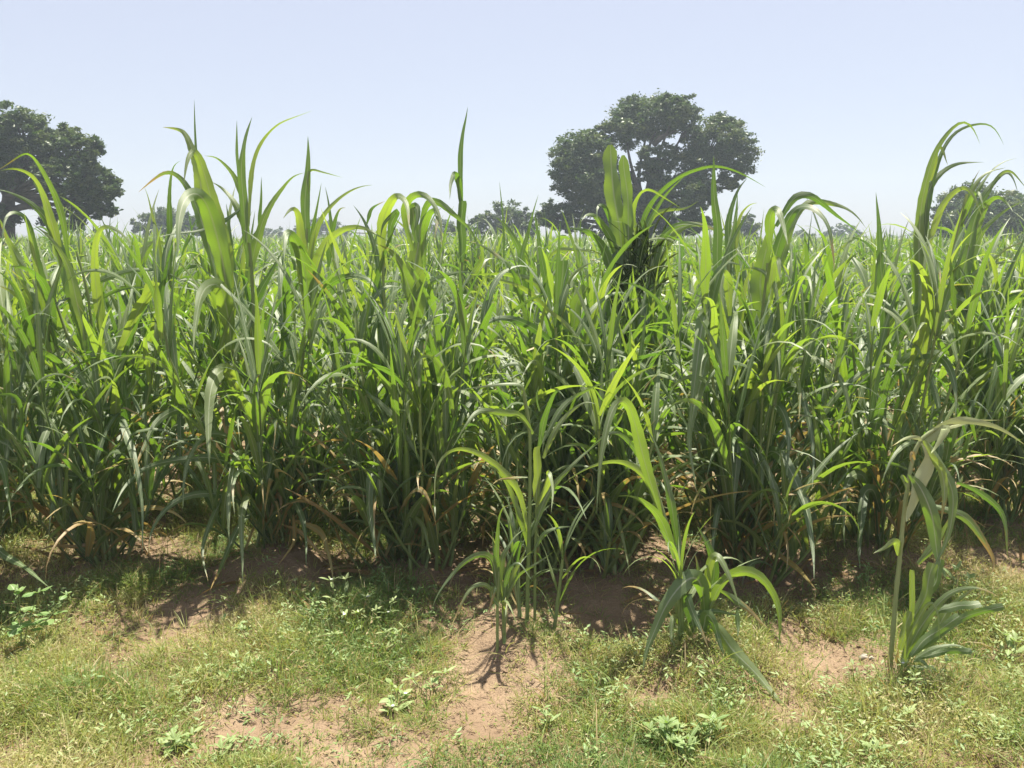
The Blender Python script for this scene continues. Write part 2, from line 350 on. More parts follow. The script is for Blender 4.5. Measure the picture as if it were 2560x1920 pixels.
# ------------------------------------------------------------------ traced front clumps
CL = {}
def lf(reg, w, pts, d=None, k='leaf', a=(0, 0)): return (reg, w, pts, d, k, a)
SP, CUT, BL = 'spike', 'cut', 'blunt'
DRY = (.75, 1.3)
HERO = {}
HERO['P0'] = dict(label='grain clump mostly cut off by the left picture border, one wide leaf hanging low', fill=(5, 1.5, 1.8, 9), stalks=[], leaves=[
    lf('D', 60, [(-160,1250),(-100,1320),(0,1415),(110,1490),(200,1560),(300,1640)], (-.2,-.45)), lf('D', 60, [(-150,900),(-90,820),(0,880),(45,1020),(75,1260)], (-.1,-.35)),
    lf('D', 45, [(-100,900),(-40,850),(110,860),(240,880)], (-.1,-.2)), lf('D', 40, [(-60,700),(0,600),(150,510),(260,560),(300,760)], (0,-.1))])
HERO['P1'] = dict(label='big leafy grain clump leaning left, second from the left edge of the field front', fill=(7, 1.1, 1.85, 9), stalks=[
    ('D', 24, [(690,1380),(640,900),(520,400),(380,0),(300,-240)], 0), ('D', 22, [(705,1370),(660,800),(590,300),(540,-150),(470,-420)], .06), ('D', 20, [(660,1380),(540,950),(430,480),(330,120),(200,-250)], -.05)], leaves=[
    lf('A', 84, [(520,1659),(470,1420),(400,1180),(330,930),(262,720),(200,620)], (0,.05)), lf('A', 52, [(380,1150),(330,900),(220,620),(90,545),(0,560)], (0,-.15)),
    lf('A', 40, [(420,1100),(385,850),(300,640),(200,470),(150,448),(70,500),(-20,560)], (.05,-.1)), lf('A', 58, [(430,1200),(330,930),(200,770),(60,690),(-20,672)], (0,-.1)),
    lf('A', 62, [(520,1600),(450,1250),(330,990),(200,885)], (-.05,-.1)), lf('A', 55, [(330,1659),(250,1200),(170,860),(80,808),(25,870),(10,1060)], (0,-.2)),
    lf('A', 60, [(250,1659),(150,1350),(70,1050),(0,880)], (.05,0)), lf('A', 55, [(345,1659),(300,1340),(220,1200),(130,1150),(60,1145)], (-.05,-.3)),
    lf('A', 62, [(300,1659),(200,1430),(90,1310),(-10,1262)], (-.1,-.2)), lf('A', 45, [(170,1180),(60,1010),(20,900),(-10,840)], (.05,0)),
    lf('A', 55, [(640,1659),(590,1300),(575,1060),(620,905),(730,930),(830,1040)], (.1,-.1)), lf('A', 75, [(740,1659),(830,1480),(900,1330),(950,1240)], (.05,0), CUT),
    lf('A', 40, [(480,1370),(600,1240),(720,1190),(850,1165),(1000,1180),(1180,1260)], (.05,.2)), lf('A', 40, [(640,1620),(620,1300),(640,1180),(700,1050)], (.12,.1)),
    lf('D', 52, [(480,520),(400,350),(330,230),(200,185),(-20,200)], (-.05,-.25)), lf('D', 46, [(560,760),(470,670),(330,580),(150,515),(-10,540)], (-.05,-.3)),
    lf('D', 44, [(600,700),(480,600),(380,430),(280,370),(100,340),(0,345)], (0,-.2)), lf('D', 42, [(560,560),(400,370),(200,300),(0,330)], (.05,-.1)),
    lf('D', 48, [(690,720),(740,600),(775,700),(830,860),(868,1100),(876,1430)], (-.05,-.4)), lf('D', 40, [(620,1050),(520,980),(300,940),(170,990),(80,1075)], (-.1,-.35)),
    lf('D', 38, [(600,1100),(520,980),(470,990),(445,1080),(450,1150)], (-.1,-.3)), lf('D', 40, [(560,1180),(480,1040),(370,1010),(320,1120),(300,1330)], (-.1,-.3)),
    lf('D', 40, [(640,950),(560,760),(470,700),(420,830),(410,870)], (-.1,-.25)), lf('D', 36, [(690,1180),(760,1050),(830,970),(740,1060),(700,1180)], (-.1,-.2)),
    lf('D', 28, [(660,1300),(520,1210),(380,1200),(280,1270),(210,1320)], (-.1,-.2), a=DRY), lf('D', 26, [(640,1350),(480,1390),(330,1390),(180,1430)], (-.1,-.2), a=DRY),
    lf('D', 34, [(670,760),(690,740),(680,820),(660,960)], (-.1,-.12), a=DRY), lf('D', 30, [(560,1280),(420,1260),(330,1310),(260,1390)], (-.1,-.3))])
HERO['P2'] = dict(label='tallest bushy grain clump in the left half, broad folded blades and long hanging leaves', fill=(7, 1.1, 1.95, 9), stalks=[
    ('D', 26, [(1700,1340),(1640,800),(1590,350),(1560,0),(1545,-330),(1520,-560)], 0), ('D', 24, [(1680,1340),(1560,800),(1460,350),(1400,-20),(1360,-400)], -.05),
    ('D', 22, [(1740,1340),(1790,900),(1840,500),(1870,100),(1880,-300),(1885,-560)], .05), ('D', 20, [(1650,1340),(1500,900),(1250,350),(1090,0),(1030,-350)], .1)], leaves=[
    lf('A', 104, [(1420,1500),(1370,1100),(1300,760),(1250,540),(1205,415),(1165,425),(1140,520),(1130,640)], (0,-.12)), lf('A', 78, [(1260,900),(1225,600),(1180,420),(1140,320),(1095,300),(1000,290)], (.06,.06)),
    lf('A', 24, [(1215,900),(1208,600),(1203,420),(1193,120)], (.1,.1), SP), lf('A', 105, [(1400,1350),(1350,1000),(1280,760),(1200,686),(1135,740),(1105,880),(1092,1090)], (-.08,-.35)),
    lf('A', 60, [(1330,1250),(1270,950),(1190,740),(1110,610),(1030,562),(930,620),(850,690)], (0,.05)), lf('A', 46, [(1045,1250),(1042,900),(1048,650),(1065,525),(1112,496)], (.1,.05)),
    lf('A', 30, [(1010,1250),(960,930),(910,720),(885,655)], (.12,.1)), lf('A', 90, [(1420,1659),(1400,1400),(1345,1265),(1260,1290),(1205,1430),(1190,1659)], (-.1,-.38)),
    lf('A', 28, [(1520,752),(1400,850),(1250,920),(1080,945),(930,970)], (.05,-.05)), lf('A', 46, [(1530,1150),(1490,800),(1460,520),(1455,250)], (.02,.02), SP),
    lf('A', 64, [(1520,1000),(1490,750),(1490,500),(1510,330),(1548,230)], (-.03,-.03), SP), lf('A', 30, [(1530,900),(1545,580),(1600,400),(1700,280),(1800,232),(1920,188)], (0,.05)),
    lf('A', 36, [(1520,800),(1430,580),(1340,485),(1255,465)], (.05,.1)), lf('A', 46, [(1510,950),(1450,760),(1380,680),(1300,625)], (.04,.1)),
    lf('A', 58, [(1530,1250),(1570,1000),(1650,800),(1730,670),(1800,590),(1870,570)], (.02,.05)), lf('A', 26, [(1590,1000),(1600,800),(1607,595)], (.15,.15), SP),
    lf('A', 66, [(1880,1000),(1878,800),(1888,550),(1892,345)], (.05,.05), SP), lf('A', 88, [(1885,1400),(1870,1100),(1845,880),(1805,785),(1740,850)], (0,-.12)),
    lf('A', 82, [(1895,1450),(1860,1080),(1800,965),(1757,950),(1743,1115)], (-.03,-.25)), lf('A', 46, [(1885,1400),(1915,1050),(1990,830),(2100,710),(2212,655),(2290,645)], (.05,.05)),
    lf('A', 60, [(1895,1400),(1950,1120),(2050,960),(2212,900),(2400,1000)], (0,-.1)), lf('A', 32, [(1895,1250),(1920,950),(1975,630)], (.1,.1), SP),
    lf('A', 16, [(1895,700),(1900,560),(1990,568),(2105,600)], (.05,.05)), lf('A', 48, [(1920,1420),(2010,1270),(2120,1205),(2212,1200),(2300,1260),(2370,1450)], (0,-.2)),
    lf('A', 74, [(1520,1659),(1590,1320),(1680,1150),(1745,1040)], (.08,.1)), lf('A', 46, [(2020,1150),(2035,950),(2085,800),(2125,785)], (.15,.1)), lf('A', 26, [(2050,1100),(2030,820),(1998,655)], (.2,.2), SP),
    lf('A', 50, [(1540,1450),(1440,1250),(1420,1000),(1390,760)], (.1,.15), SP), lf('A', 70, [(1480,1659),(1330,1450),(1260,1300),(1250,1090)], (.12,.15), SP),
    lf('D', 80, [(1500,560),(1425,350),(1370,305),(1310,400),(1275,650),(1290,925)], (-.1,-.4)), lf('D', 64, [(1560,1050),(1490,840),(1440,880),(1405,1100),(1410,1390)], (-.1,-.42)),
    lf('D', 48, [(1580,1150),(1520,1080),(1485,1250),(1490,1640)], (-.12,-.45)), lf('D', 36, [(1560,1180),(1480,1250),(1400,1420),(1340,1550),(1290,1665)], (-.15,-.5), a=(0,.75)),
    lf('D', 36, [(1520,1060),(1380,1090),(1290,1250),(1245,1430),(1280,1610)], (-.1,-.4), a=(0,.6)), lf('D', 48, [(1580,1200),(1480,1110),(1300,1068),(1100,1100),(980,1200),(920,1330),(920,1460)], (-.1,-.4)),
    lf('D', 48, [(1540,1020),(1440,900),(1300,840),(1050,870),(880,920),(750,1040),(690,1180)], (-.1,-.45)), lf('D', 42, [(1480,830),(1400,720),(1270,700),(1180,800),(1130,1000),(1122,1190)], (-.08,-.35)),
    lf('D', 62, [(1400,800),(1260,590),(1110,550),(960,620),(880,790),(820,950)], (-.05,-.35)), lf('D', 42, [(1740,1180),(1800,1110),(1850,1200),(1875,1350),(1882,1530)], (-.1,-.4)),
    lf('D', 42, [(1620,640),(1720,510),(1850,480),(1940,570),(1985,745)], (-.05,-.3)), lf('D', 60, [(1480,560),(1360,250),(1250,130),(1180,60)], (.1,.2)),
    lf('D', 26, [(1800,1180),(1810,1300),(1790,1390),(1700,1520)], (-.1,-.3), a=DRY), lf('D', 42, [(1800,1230),(1950,1290),(2020,1430),(2050,1630)], (-.1,-.35), a=DRY),
    lf('D', 28, [(1700,1100),(1710,1070),(1730,1120),(1725,1190)], (-.15,-.2), a=DRY), lf('D', 24, [(1640,720),(1660,640),(1690,580)], (-.1,-.1), a=DRY), lf('D', 26, [(1740,1260),(1840,1300),(1960,1420),(2060,1500)], (-.1,-.3), a=DRY)])
HERO['P3'] = dict(label='grain clump left of centre with a wide dark shaded blade and arched crown leaves', fill=(7, 1.1, 1.9, 9), stalks=[
    ('E', 24, [(470,1380),(475,800),(430,250),(390,-200),(395,-480)], 0), ('E', 22, [(500,1370),(550,800),(590,200),(590,-150),(575,-420)], .04), ('E', 20, [(450,1370),(410,900),(350,450),(300,100)], .1)], leaves=[
    lf('B', 66, [(385,1150),(385,880),(430,745),(485,712),(535,780),(550,940)], (0,-.2)), lf('B', 48, [(570,1050),(515,820),(560,720),(630,705),(690,755),(740,860),(750,1040)], (0,-.15)),
    lf('B', 62, [(600,1000),(565,800),(592,772),(597,850),(573,955)], (-.08,-.15)), lf('B', 130, [(590,1500),(590,1200),(600,960),(640,850),(705,780)], (.02,.02)),
    lf('B', 52, [(640,1150),(640,920),(680,810),(718,830),(702,990)], (0,-.15)), lf('B', 80, [(575,1420),(530,1200),(450,1070),(358,1010)], (-.05,-.1)),
    lf('B', 44, [(610,960),(650,770),(720,745),(820,830),(900,900),(960,990),(985,1085)], (.05,-.1)), lf('B', 26, [(285,900),(310,810),(350,768),(398,745)], (.1,.1)),
    lf('B', 40, [(380,1330),(335,1020),(270,860),(205,770)], (.05,.1), SP), lf('B', 46, [(430,1000),(440,870),(480,800),(400,870),(370,970)], (-.03,-.1)),
    lf('B', 44, [(560,1400),(640,1270),(760,1200),(880,1180),(960,1190)], (-.03,-.1)), lf('B', 60, [(410,1500),(380,1330),(350,1200),(350,1090)], (.1,.1)),
    lf('E', 50, [(560,640),(640,360),(760,200),(880,140),(1045,130)], (0,-.1)), lf('E', 48, [(540,760),(610,540),(720,340),(820,310),(870,330)], (.02,-.1)),
    lf('E', 46, [(470,620),(430,420),(340,330),(230,325)], (-.05,-.2)), lf('E', 42, [(440,560),(400,330),(320,240),(210,240)], (0,-.1)),
    lf('E', 26, [(500,1230),(512,1130),(545,1200),(572,1300)], (-.15,-.3)), lf('E', 36, [(500,1290),(560,1210),(625,1260),(665,1370),(682,1480)], (-.15,-.4)),
    lf('E', 72, [(430,1020),(375,905),(325,930),(305,1130),(320,1300),(345,1480)], (-.12,-.4)), lf('E', 30, [(420,850),(350,730),(325,750),(335,900)], (-.1,-.25)),
    lf('E', 22, [(450,1300),(390,1260),(350,1380),(375,1480)], (-.15,-.3), a=(.2,.9)), lf('E', 40, [(460,900),(380,720),(220,640),(120,640),(50,740)], (0,-.2)),
    lf('E', 44, [(600,900),(680,740),(780,660),(830,640)], (.05,.1)), lf('E', 44, [(580,1000),(660,830),(770,740),(820,700)], (.03,.1)), lf('E', 48, [(480,1050),(440,700),(320,420)], (-.06,-.1), SP),
    lf('E', 26, [(420,1150),(300,940),(200,920),(60,990)], (-.1,-.2), a=DRY), lf('E', 18, [(620,740),(640,760),(625,900),(615,990)], (-.05,-.1), a=DRY), lf('E', 26, [(470,1330),(400,1250),(330,1170),(180,1150)], (-.1,-.2), a=(.3,.9))])
HERO['S1'] = dict(label='single thin shoot rising alone high against the sky, left of the big tree', fill=(3, .9, 1.4, 8), stalks=[('B', 22, [(880,2150),(872,1600),(872,1100),(876,880),(862,740),(868,660)], 0)], leaves=[
    lf('B', 36, [(868,720),(858,520),(880,330),(908,165)], (0,0), SP), lf('B', 48, [(870,780),(845,620),(826,572),(806,640),(797,735)], (0,-.15)), lf('B', 52, [(872,1120),(870,900),(878,742)], (-.03,-.05), CUT),
    lf('B', 40, [(900,1250),(985,1120),(990,1020),(955,960)], (.05,0))])
HERO['P4'] = dict(label='slender pale stalk with few long arching leaves, in front of the crop at centre', fill=(3, .35, .75, 6), stalks=[
    ('E', 30, [(1275,1690),(1285,1300),(1292,900),(1285,650),(1250,430)], 0), ('E', 22, [(1320,1690),(1325,1300),(1335,1000)], .04)], leaves=[
    lf('E', 28, [(1270,600),(1250,430),(1222,396),(1100,396),(950,416),(815,442)], (0,-.05)), lf('E', 44, [(1310,700),(1230,590),(1120,570),(980,552),(905,640),(810,790)], (0,-.15)),
    lf('E', 48, [(1278,1300),(1220,1060),(1130,930),(1000,830),(880,796),(815,800),(745,850),(705,960),(705,1140)], (0,-.15)), lf('E', 44, [(1285,1420),(1255,1280),(1150,1010),(1060,900),(960,880)], (.05,-.05)),
    lf('E', 54, [(1330,1120),(1335,950),(1335,778)], (0,-.03), CUT), lf('E', 46, [(1295,1330),(1390,1090),(1540,900),(1650,800),(1740,740)], (0,.1)),
    lf('E', 32, [(1310,1420),(1390,1300),(1490,1275),(1580,1270)], (-.05,-.1)), lf('E', 40, [(1330,1150),(1400,1000),(1405,930),(1430,1050),(1420,1190)], (0,-.15)),
    lf('E', 44, [(1340,800),(1400,540),(1455,435),(1505,480)], (.1,0)), lf('E', 42, [(1360,760),(1490,540),(1640,430),(1800,362)], (.1,.2)), lf('E', 42, [(1370,850),(1480,620),(1620,510),(1700,518)], (.1,.1)),
    lf('E', 18, [(1290,965),(1180,970),(1100,982),(1045,1025)], (0,-.1), a=(.3,1.2)), lf('E', 16, [(1350,560),(1330,480),(1345,400)], (.1,.1), SP)])
HERO['P5'] = dict(label='grain clump at the centre with an upright pale leaf, directly behind the slender stalk', fill=(7, 1.0, 1.75, 9), stalks=[
    ('E', 24, [(1560,1330),(1545,900),(1525,450),(1500,100),(1490,-200)], 0), ('E', 22, [(1610,1330),(1640,900),(1650,500),(1600,150)], .08), ('E', 20, [(1680,1330),(1740,900),(1790,450)], .1)], leaves=[
    lf('B', 78, [(1490,1659),(1480,1350),(1495,1110)], (-.05,-.08), CUT), lf('B', 44, [(1470,1500),(1530,1240),(1620,1140),(1705,1118)], (-.05,-.15)), lf('B', 74, [(1560,1659),(1565,1420),(1640,1270)], (.02,.02), CUT),
    lf('B', 50, [(1540,1659),(1440,1620),(1300,1520),(1150,1465),(1040,1480),(960,1570),(915,1659)], (-.05,-.25)), lf('B', 52, [(1270,1500),(1240,1330),(1180,1160),(1080,1075),(980,1010),(915,990)], (.1,.1)),
    lf('B', 56, [(1260,1300),(1235,1100),(1200,980),(1140,890),(1078,842)], (.15,.15), SP), lf('B', 32, [(1190,1300),(1270,960),(1342,705)], (.12,.12), SP), lf('B', 18, [(1130,1150),(1125,850),(1102,625)], (.25,.25), SP),
    lf('B', 56, [(1430,1600),(1380,1200),(1340,950),(1318,815)], (.1,.1), SP), lf('B', 46, [(1520,1659),(1420,1460),(1260,1290),(1100,1225),(955,1200)], (.05,-.05)), lf('B', 44, [(1420,1420),(1330,1245),(1180,1200),(900,1195)], (.1,.05)),
    lf('B', 30, [(1400,1110),(1440,1060),(1560,1040),(1720,1070)], (.2,.2)),
    lf('E', 62, [(1560,600),(1585,380),(1640,85)], (-.05,-.08), CUT), lf('E', 62, [(1560,720),(1620,570),(1695,425)], (-.06,-.1)), lf('E', 66, [(1480,700),(1440,350),(1300,150),(1150,0)], (.06,.1)),
    lf('E', 40, [(1530,500),(1440,340),(1340,260),(1210,160)], (.05,-.1)), lf('E', 46, [(1650,900),(1560,800),(1460,720),(1380,830)], (0,-.15)), lf('E', 44, [(1640,1150),(1560,960),(1480,870),(1380,820)], (-.05,-.1)),
    lf('E', 48, [(1700,1150),(1720,1080),(1740,1220),(1755,1520)], (-.15,-.3)), lf('E', 40, [(1700,1200),(1790,1140),(1850,1280),(1905,1580)], (-.15,-.4)), lf('E', 50, [(1760,1050),(1870,900),(2000,760)], (.08,.1)),
    lf('E', 44, [(1720,1180),(1800,1040),(1950,940)], (.02,.05)), lf('E', 24, [(1520,1300),(1500,1420),(1520,1520),(1520,1659)], (-.15,-.25), a=DRY), lf('E', 30, [(1580,1330),(1660,1430),(1760,1560)], (-.15,-.3), a=(.4,.8)),
    lf('E', 30, [(1780,700),(1860,690),(1890,640)], (.1,.05), a=(.3,.9))])
HERO['P5b'] = dict(label='tall clump before the big tree with a pair of broad upright bright green blades', fill=(5, .9, 1.5, 9), stalks=[
    ('B', 34, [(1800,2050),(1815,1600),(1830,1250),(1850,1000)], 0), ('B', 26, [(1900,2050),(1935,1659),(1970,1400),(1930,1150),(1905,1050)], .05), ('B', 22, [(1990,2050),(2040,1600),(2060,1250)], .12)], leaves=[
    lf('B', 98, [(1855,1150),(1845,980),(1822,760),(1792,540),(1782,398)], (-.03,-.03), BL), lf('B', 66, [(1890,1120),(1895,850),(1900,720),(1868,560),(1862,462)], (-.05,-.05), BL),
    lf('B', 37, [(1910,1200),(2000,830),(2130,660),(2244,580),(2414,525),(2564,560),(2740,660)], (0,-.05)), lf('B', 48, [(1905,1250),(1985,940),(2100,740),(2246,582)], (-.02,0)),
    lf('B', 52, [(1840,1150),(1780,960),(1700,840),(1640,830),(1605,870)], (0,-.15)), lf('B', 42, [(1830,1100),(1790,860),(1740,770),(1705,790),(1702,870)], (.05,-.1)), lf('B', 62, [(1820,1280),(1740,1040),(1650,930),(1500,908)], (-.04,-.15)),
    lf('B', 36, [(1990,1100),(1925,860),(1960,710),(2025,670),(2120,725),(2220,790)], (.05,-.1)), lf('B', 34, [(1960,1050),(2060,830),(2250,785),(2330,740)], (.05,.1)), lf('B', 52, [(2000,1300),(2090,1010),(2180,900),(2320,880),(2480,940)], (.02,-.05)),
    lf('B', 46, [(2050,1200),(2170,960),(2310,880),(2450,930),(2570,1020)], (.1,0)), lf('B', 62, [(1930,1560),(1950,1400),(2000,1450),(2060,1620)], (-.08,-.2)), lf('B', 90, [(1900,1400),(1940,1100),(2010,900)], (0,.03)),
    lf('B', 80, [(1800,1600),(1790,1300),(1830,1050)], (-.04,-.04), CUT), lf('B', 60, [(1980,1500),(2050,1250),(2140,1080)], (.05,.1)), lf('B', 44, [(1790,1659),(1720,1400),(1640,1290)], (0,-.1)),
    lf('E', 46, [(1870,700),(1900,540),(2000,420),(2080,395)], (0,-.1)), lf('E', 44, [(1780,520),(1830,360),(1880,400),(1950,640)], (-.1,-.3)), lf('E', 26, [(2040,600),(2080,510),(2160,540),(2212,620)], (0,-.1), a=DRY)])
HERO['P6'] = dict(label='dense tall clump right of centre with two very long pale hanging leaves on its left', fill=(7, 1.1, 1.9, 9), stalks=[
    ('F', 24, [(420,1390),(390,900),(385,500),(395,0),(395,-300),(385,-450)], 0), ('F', 24, [(450,1400),(500,1000),(560,500),(600,0),(640,-350)], -.04), ('F', 20, [(400,1390),(320,900),(300,400),(310,0),(325,-380)], .08)], leaves=[
    lf('C', 68, [(335,1250),(322,900),(308,620),(304,465)], (.03,.03), SP), lf('C', 52, [(405,1200),(400,900),(440,700),(515,598)], (0,.03)), lf('C', 32, [(425,1100),(438,880),(452,695)], (.05,.05), SP),
    lf('C', 36, [(440,1050),(470,850),(520,770),(575,755)], (.05,.05)), lf('C', 72, [(285,1500),(320,1220),(380,1120),(475,1138)], (-.03,-.1)), lf('C', 56, [(405,1450),(395,1220),(360,1182),(352,1300),(372,1450)], (-.1,-.2)),
    lf('C', 80, [(335,1720),(338,1500),(305,1412),(250,1440),(212,1600),(188,1850),(150,2235)], (-.1,-.4)), lf('F', 64, [(345,420),(315,240),(262,225),(222,380),(180,600),(155,760),(200,1060)], (-.12,-.42)),
    lf('C', 48, [(470,1659),(475,1400),(520,1200),(543,1130)], (0,-.03)), lf('C', 115, [(620,1500),(600,1280),(640,950),(690,800)], (0,0)), lf('C', 62, [(640,1050),(655,850),(690,795),(735,890),(762,1015)], (-.06,-.2)),
    lf('C', 66, [(650,1350),(695,1030),(780,810),(850,768),(930,790),(1010,900),(1050,1170)], (0,-.2)), lf('C', 52, [(700,1200),(780,920),(865,790)], (.02,.05)), lf('C', 46, [(690,900),(790,730),(880,708),(965,755),(1100,860),(1212,948)], (.05,0)),
    lf('C', 42, [(760,930),(870,765),(980,750),(1100,775),(1180,830),(1242,912)], (.08,.05)), lf('C', 58, [(660,1350),(670,1130),(700,1098),(706,1200),(690,1350)], (-.1,-.2)), lf('C', 68, [(680,1800),(690,1450),(745,1340),(790,1380),(812,1570)], (-.08,-.25)),
    lf('F', 68, [(625,400),(600,160),(655,100),(700,180),(712,400)], (-.1,-.3)), lf('F', 66, [(640,820),(660,560),(692,518),(742,610),(770,750),(755,960)], (-.12,-.35)), lf('F', 52, [(560,520),(680,310),(770,285),(825,400),(830,640)], (0,-.25)),
    lf('F', 46, [(620,640),(740,430),(830,420),(900,640),(918,880),(908,1050)], (-.03,-.3)), lf('F', 74, [(560,1000),(630,810),(710,830),(800,980),(880,1150),(912,1380),(922,1590)], (-.12,-.48)),
    lf('F', 44, [(560,1200),(600,820),(605,950),(590,1190)], (-.15,-.3)), lf('F', 48, [(395,1350),(370,1180),(335,1130),(310,1280),(302,1480),(310,1580)], (-.15,-.38)), lf('F', 60, [(620,560),(760,280),(880,235),(960,240),(1080,350),(1140,560),(1182,775)], (.1,-.1)),
    lf('F', 80, [(500,900),(560,500),(640,250)], (.06,.08)), lf('F', 60, [(330,700),(270,400),(200,250)], (.1,.12)), lf('F', 60, [(560,1250),(700,960),(850,740),(950,720)], (.04,.05)),
    lf('F', 30, [(500,1320),(600,1290),(700,1250),(760,1380),(752,1560)], (-.15,-.35), a=DRY), lf('F', 34, [(620,1380),(760,1480),(850,1560),(945,1665)], (-.15,-.5), a=DRY), lf('F', 24, [(360,1250),(400,1350),(430,1430)], (-.15,-.2), a=DRY),
    lf('F', 30, [(330,880),(230,860),(260,960),(300,1090)], (-.1,-.2), a=(.3,1.0)), lf('F', 30, [(300,700),(130,650),(80,560),(0,512)], (.05,.1), a=(.2,1.3))])
HERO['P7'] = dict(label='grain clump near the right with a pointed central spike and one tall bent stalk', fill=(7, 1.1, 1.9, 9), stalks=[
    ('F', 24, [(1310,1360),(1330,900),(1370,400),(1375,0),(1355,-200)], 0), ('F', 26, [(1370,1350),(1440,900),(1500,400),(1545,0),(1560,-400),(1580,-650)], .08), ('F', 20, [(1280,1360),(1220,900),(1180,400),(1150,50)], .03)], leaves=[
    lf('C', 62, [(1345,1659),(1348,1300),(1322,950),(1302,690)], (0,0), SP), lf('C', 68, [(1400,1659),(1500,1480),(1640,1360),(1760,1328),(1860,1370),(1950,1470),(2045,1610)], (-.05,-.2)),
    lf('F', 74, [(1385,420),(1480,250),(1620,203),(1730,240),(1785,380),(1792,610)], (-.1,-.35)), lf('F', 54, [(1300,600),(1250,380),(1160,180),(1080,60)], (0,.05), SP),
    lf('F', 58, [(1280,1120),(1225,960),(1140,980),(1098,1150),(1110,1400)], (-.12,-.38)), lf('F', 68, [(1330,1180),(1290,1050),(1235,1070),(1205,1230),(1200,1400),(1205,1530)], (-.15,-.42)),
    lf('F', 95, [(1270,1320),(1235,1000),(1195,720),(1150,480)], (0,0)), lf('F', 48, [(1310,1100),(1325,950),(1342,800)], (-.1,-.1), CUT), lf('F', 50, [(1400,700),(1500,380),(1650,280),(1790,250)], (.05,.05)),
    lf('F', 44, [(1420,1000),(1560,700),(1700,620),(1780,580)], (.05,0)), lf('F', 60, [(1440,800),(1530,520),(1560,250)], (.1,.1), SP), lf('F', 50, [(1240,900),(1080,620),(980,500),(870,540)], (.05,0)),
    lf('C', 66, [(1560,1500),(1570,1050),(1590,740),(1645,480),(1710,360),(1825,240),(1865,245),(1910,310),(1940,392)], (.05,0)), lf('C', 38, [(1580,1150),(1612,800),(1680,500),(1780,330),(1880,282),(2000,266),(2050,320),(2088,400)], (.08,.08)),
    lf('C', 50, [(1600,1000),(1612,740),(1680,600),(1800,512),(1970,505)], (.06,.1)), lf('C', 42, [(1600,1100),(1700,790),(1800,680),(1860,664),(1920,750),(1968,880)], (.03,-.1)), lf('C', 34, [(1640,620),(1675,430),(1710,430),(1745,525)], (.08,0)),
    lf('C', 30, [(1545,1400),(1530,1150),(1500,960)], (.1,.1)), lf('C', 80, [(1570,1300),(1590,950),(1615,700)], (.07,.07), CUT), lf('C', 40, [(1430,1659),(1560,1400),(1500,1060)], (.1,.15)),
    lf('F', 26, [(1330,900),(1350,700),(1370,600)], (-.05,-.05), a=DRY), lf('F', 24, [(1340,1100),(1370,1040),(1380,990)], (-.1,-.1), a=DRY), lf('F', 44, [(1250,1250),(1120,1090),(1000,1060),(920,1120)], (-.1,-.2)),
    lf('F', 44, [(1260,1150),(1080,900),(960,780),(860,760)], (0,-.1)), lf('F', 44, [(1240,1000),(1100,720),(980,660),(900,700)], (.05,0)), lf('F', 44, [(1400,1200),(1520,980),(1640,900),(1800,900)], (0,-.1))])
HERO['P8'] = dict(label='wind bent grain clump at the right edge in front of the round dark tree', fill=(7, 1.1, 1.8, 9), stalks=[
    ('C', 24, [(1700,2400),(1690,1900),(1700,1400),(1770,1050),(1860,700)], 0), ('C', 22, [(1780,2400),(1760,1800),(1790,1350),(1900,950)], .05), ('C', 20, [(1850,2400),(1880,1900),(1960,1400),(2050,1100)], .1)], leaves=[
    lf('C', 85, [(1790,1400),(1850,1100),(1930,820),(2042,598)], (0,0)), lf('C', 42, [(1780,1150),(1830,850),(1890,650),(1940,552)], (0,.02)), lf('C', 30, [(1860,820),(1900,660),(1980,575),(2100,538)], (.02,.02)),
    lf('C', 26, [(1870,850),(1920,700),(2010,560),(2090,500),(2172,480)], (.05,.05)), lf('C', 44, [(1830,1250),(1950,950),(2080,810),(2212,742)], (.03,0)), lf('C', 44, [(1770,1500),(1860,1230),(2000,1140),(2212,1105)], (0,-.1)),
    lf('C', 46, [(1880,1050),(1980,770),(2060,715),(2110,760),(2145,810)], (.02,-.1)), lf('C', 44, [(1800,1450),(1890,1260),(2060,1070),(2212,990)], (.05,0)), lf('C', 36, [(1900,800),(2040,610),(2110,560),(2150,610),(2175,700)], (.05,0)),
    lf('C', 22, [(1950,760),(2050,600),(2130,560),(2240,680)], (.05,0)), lf('C', 34, [(1830,900),(1880,740),(1930,690),(1965,800)], (0,-.1)), lf('C', 60, [(1690,1659),(1640,1300),(1640,1100),(1690,1150),(1700,1280)], (0,-.2)),
    lf('C', 50, [(1900,1700),(1980,1450),(2110,1340),(2212,1310),(2280,1400),(2300,1659)], (0,-.2)), lf('F', 46, [(1760,500),(1900,330),(2060,270),(2212,260)], (0,-.2)), lf('F', 44, [(1770,700),(1850,480),(1990,330),(2035,330),(2040,600)], (0,-.2))])
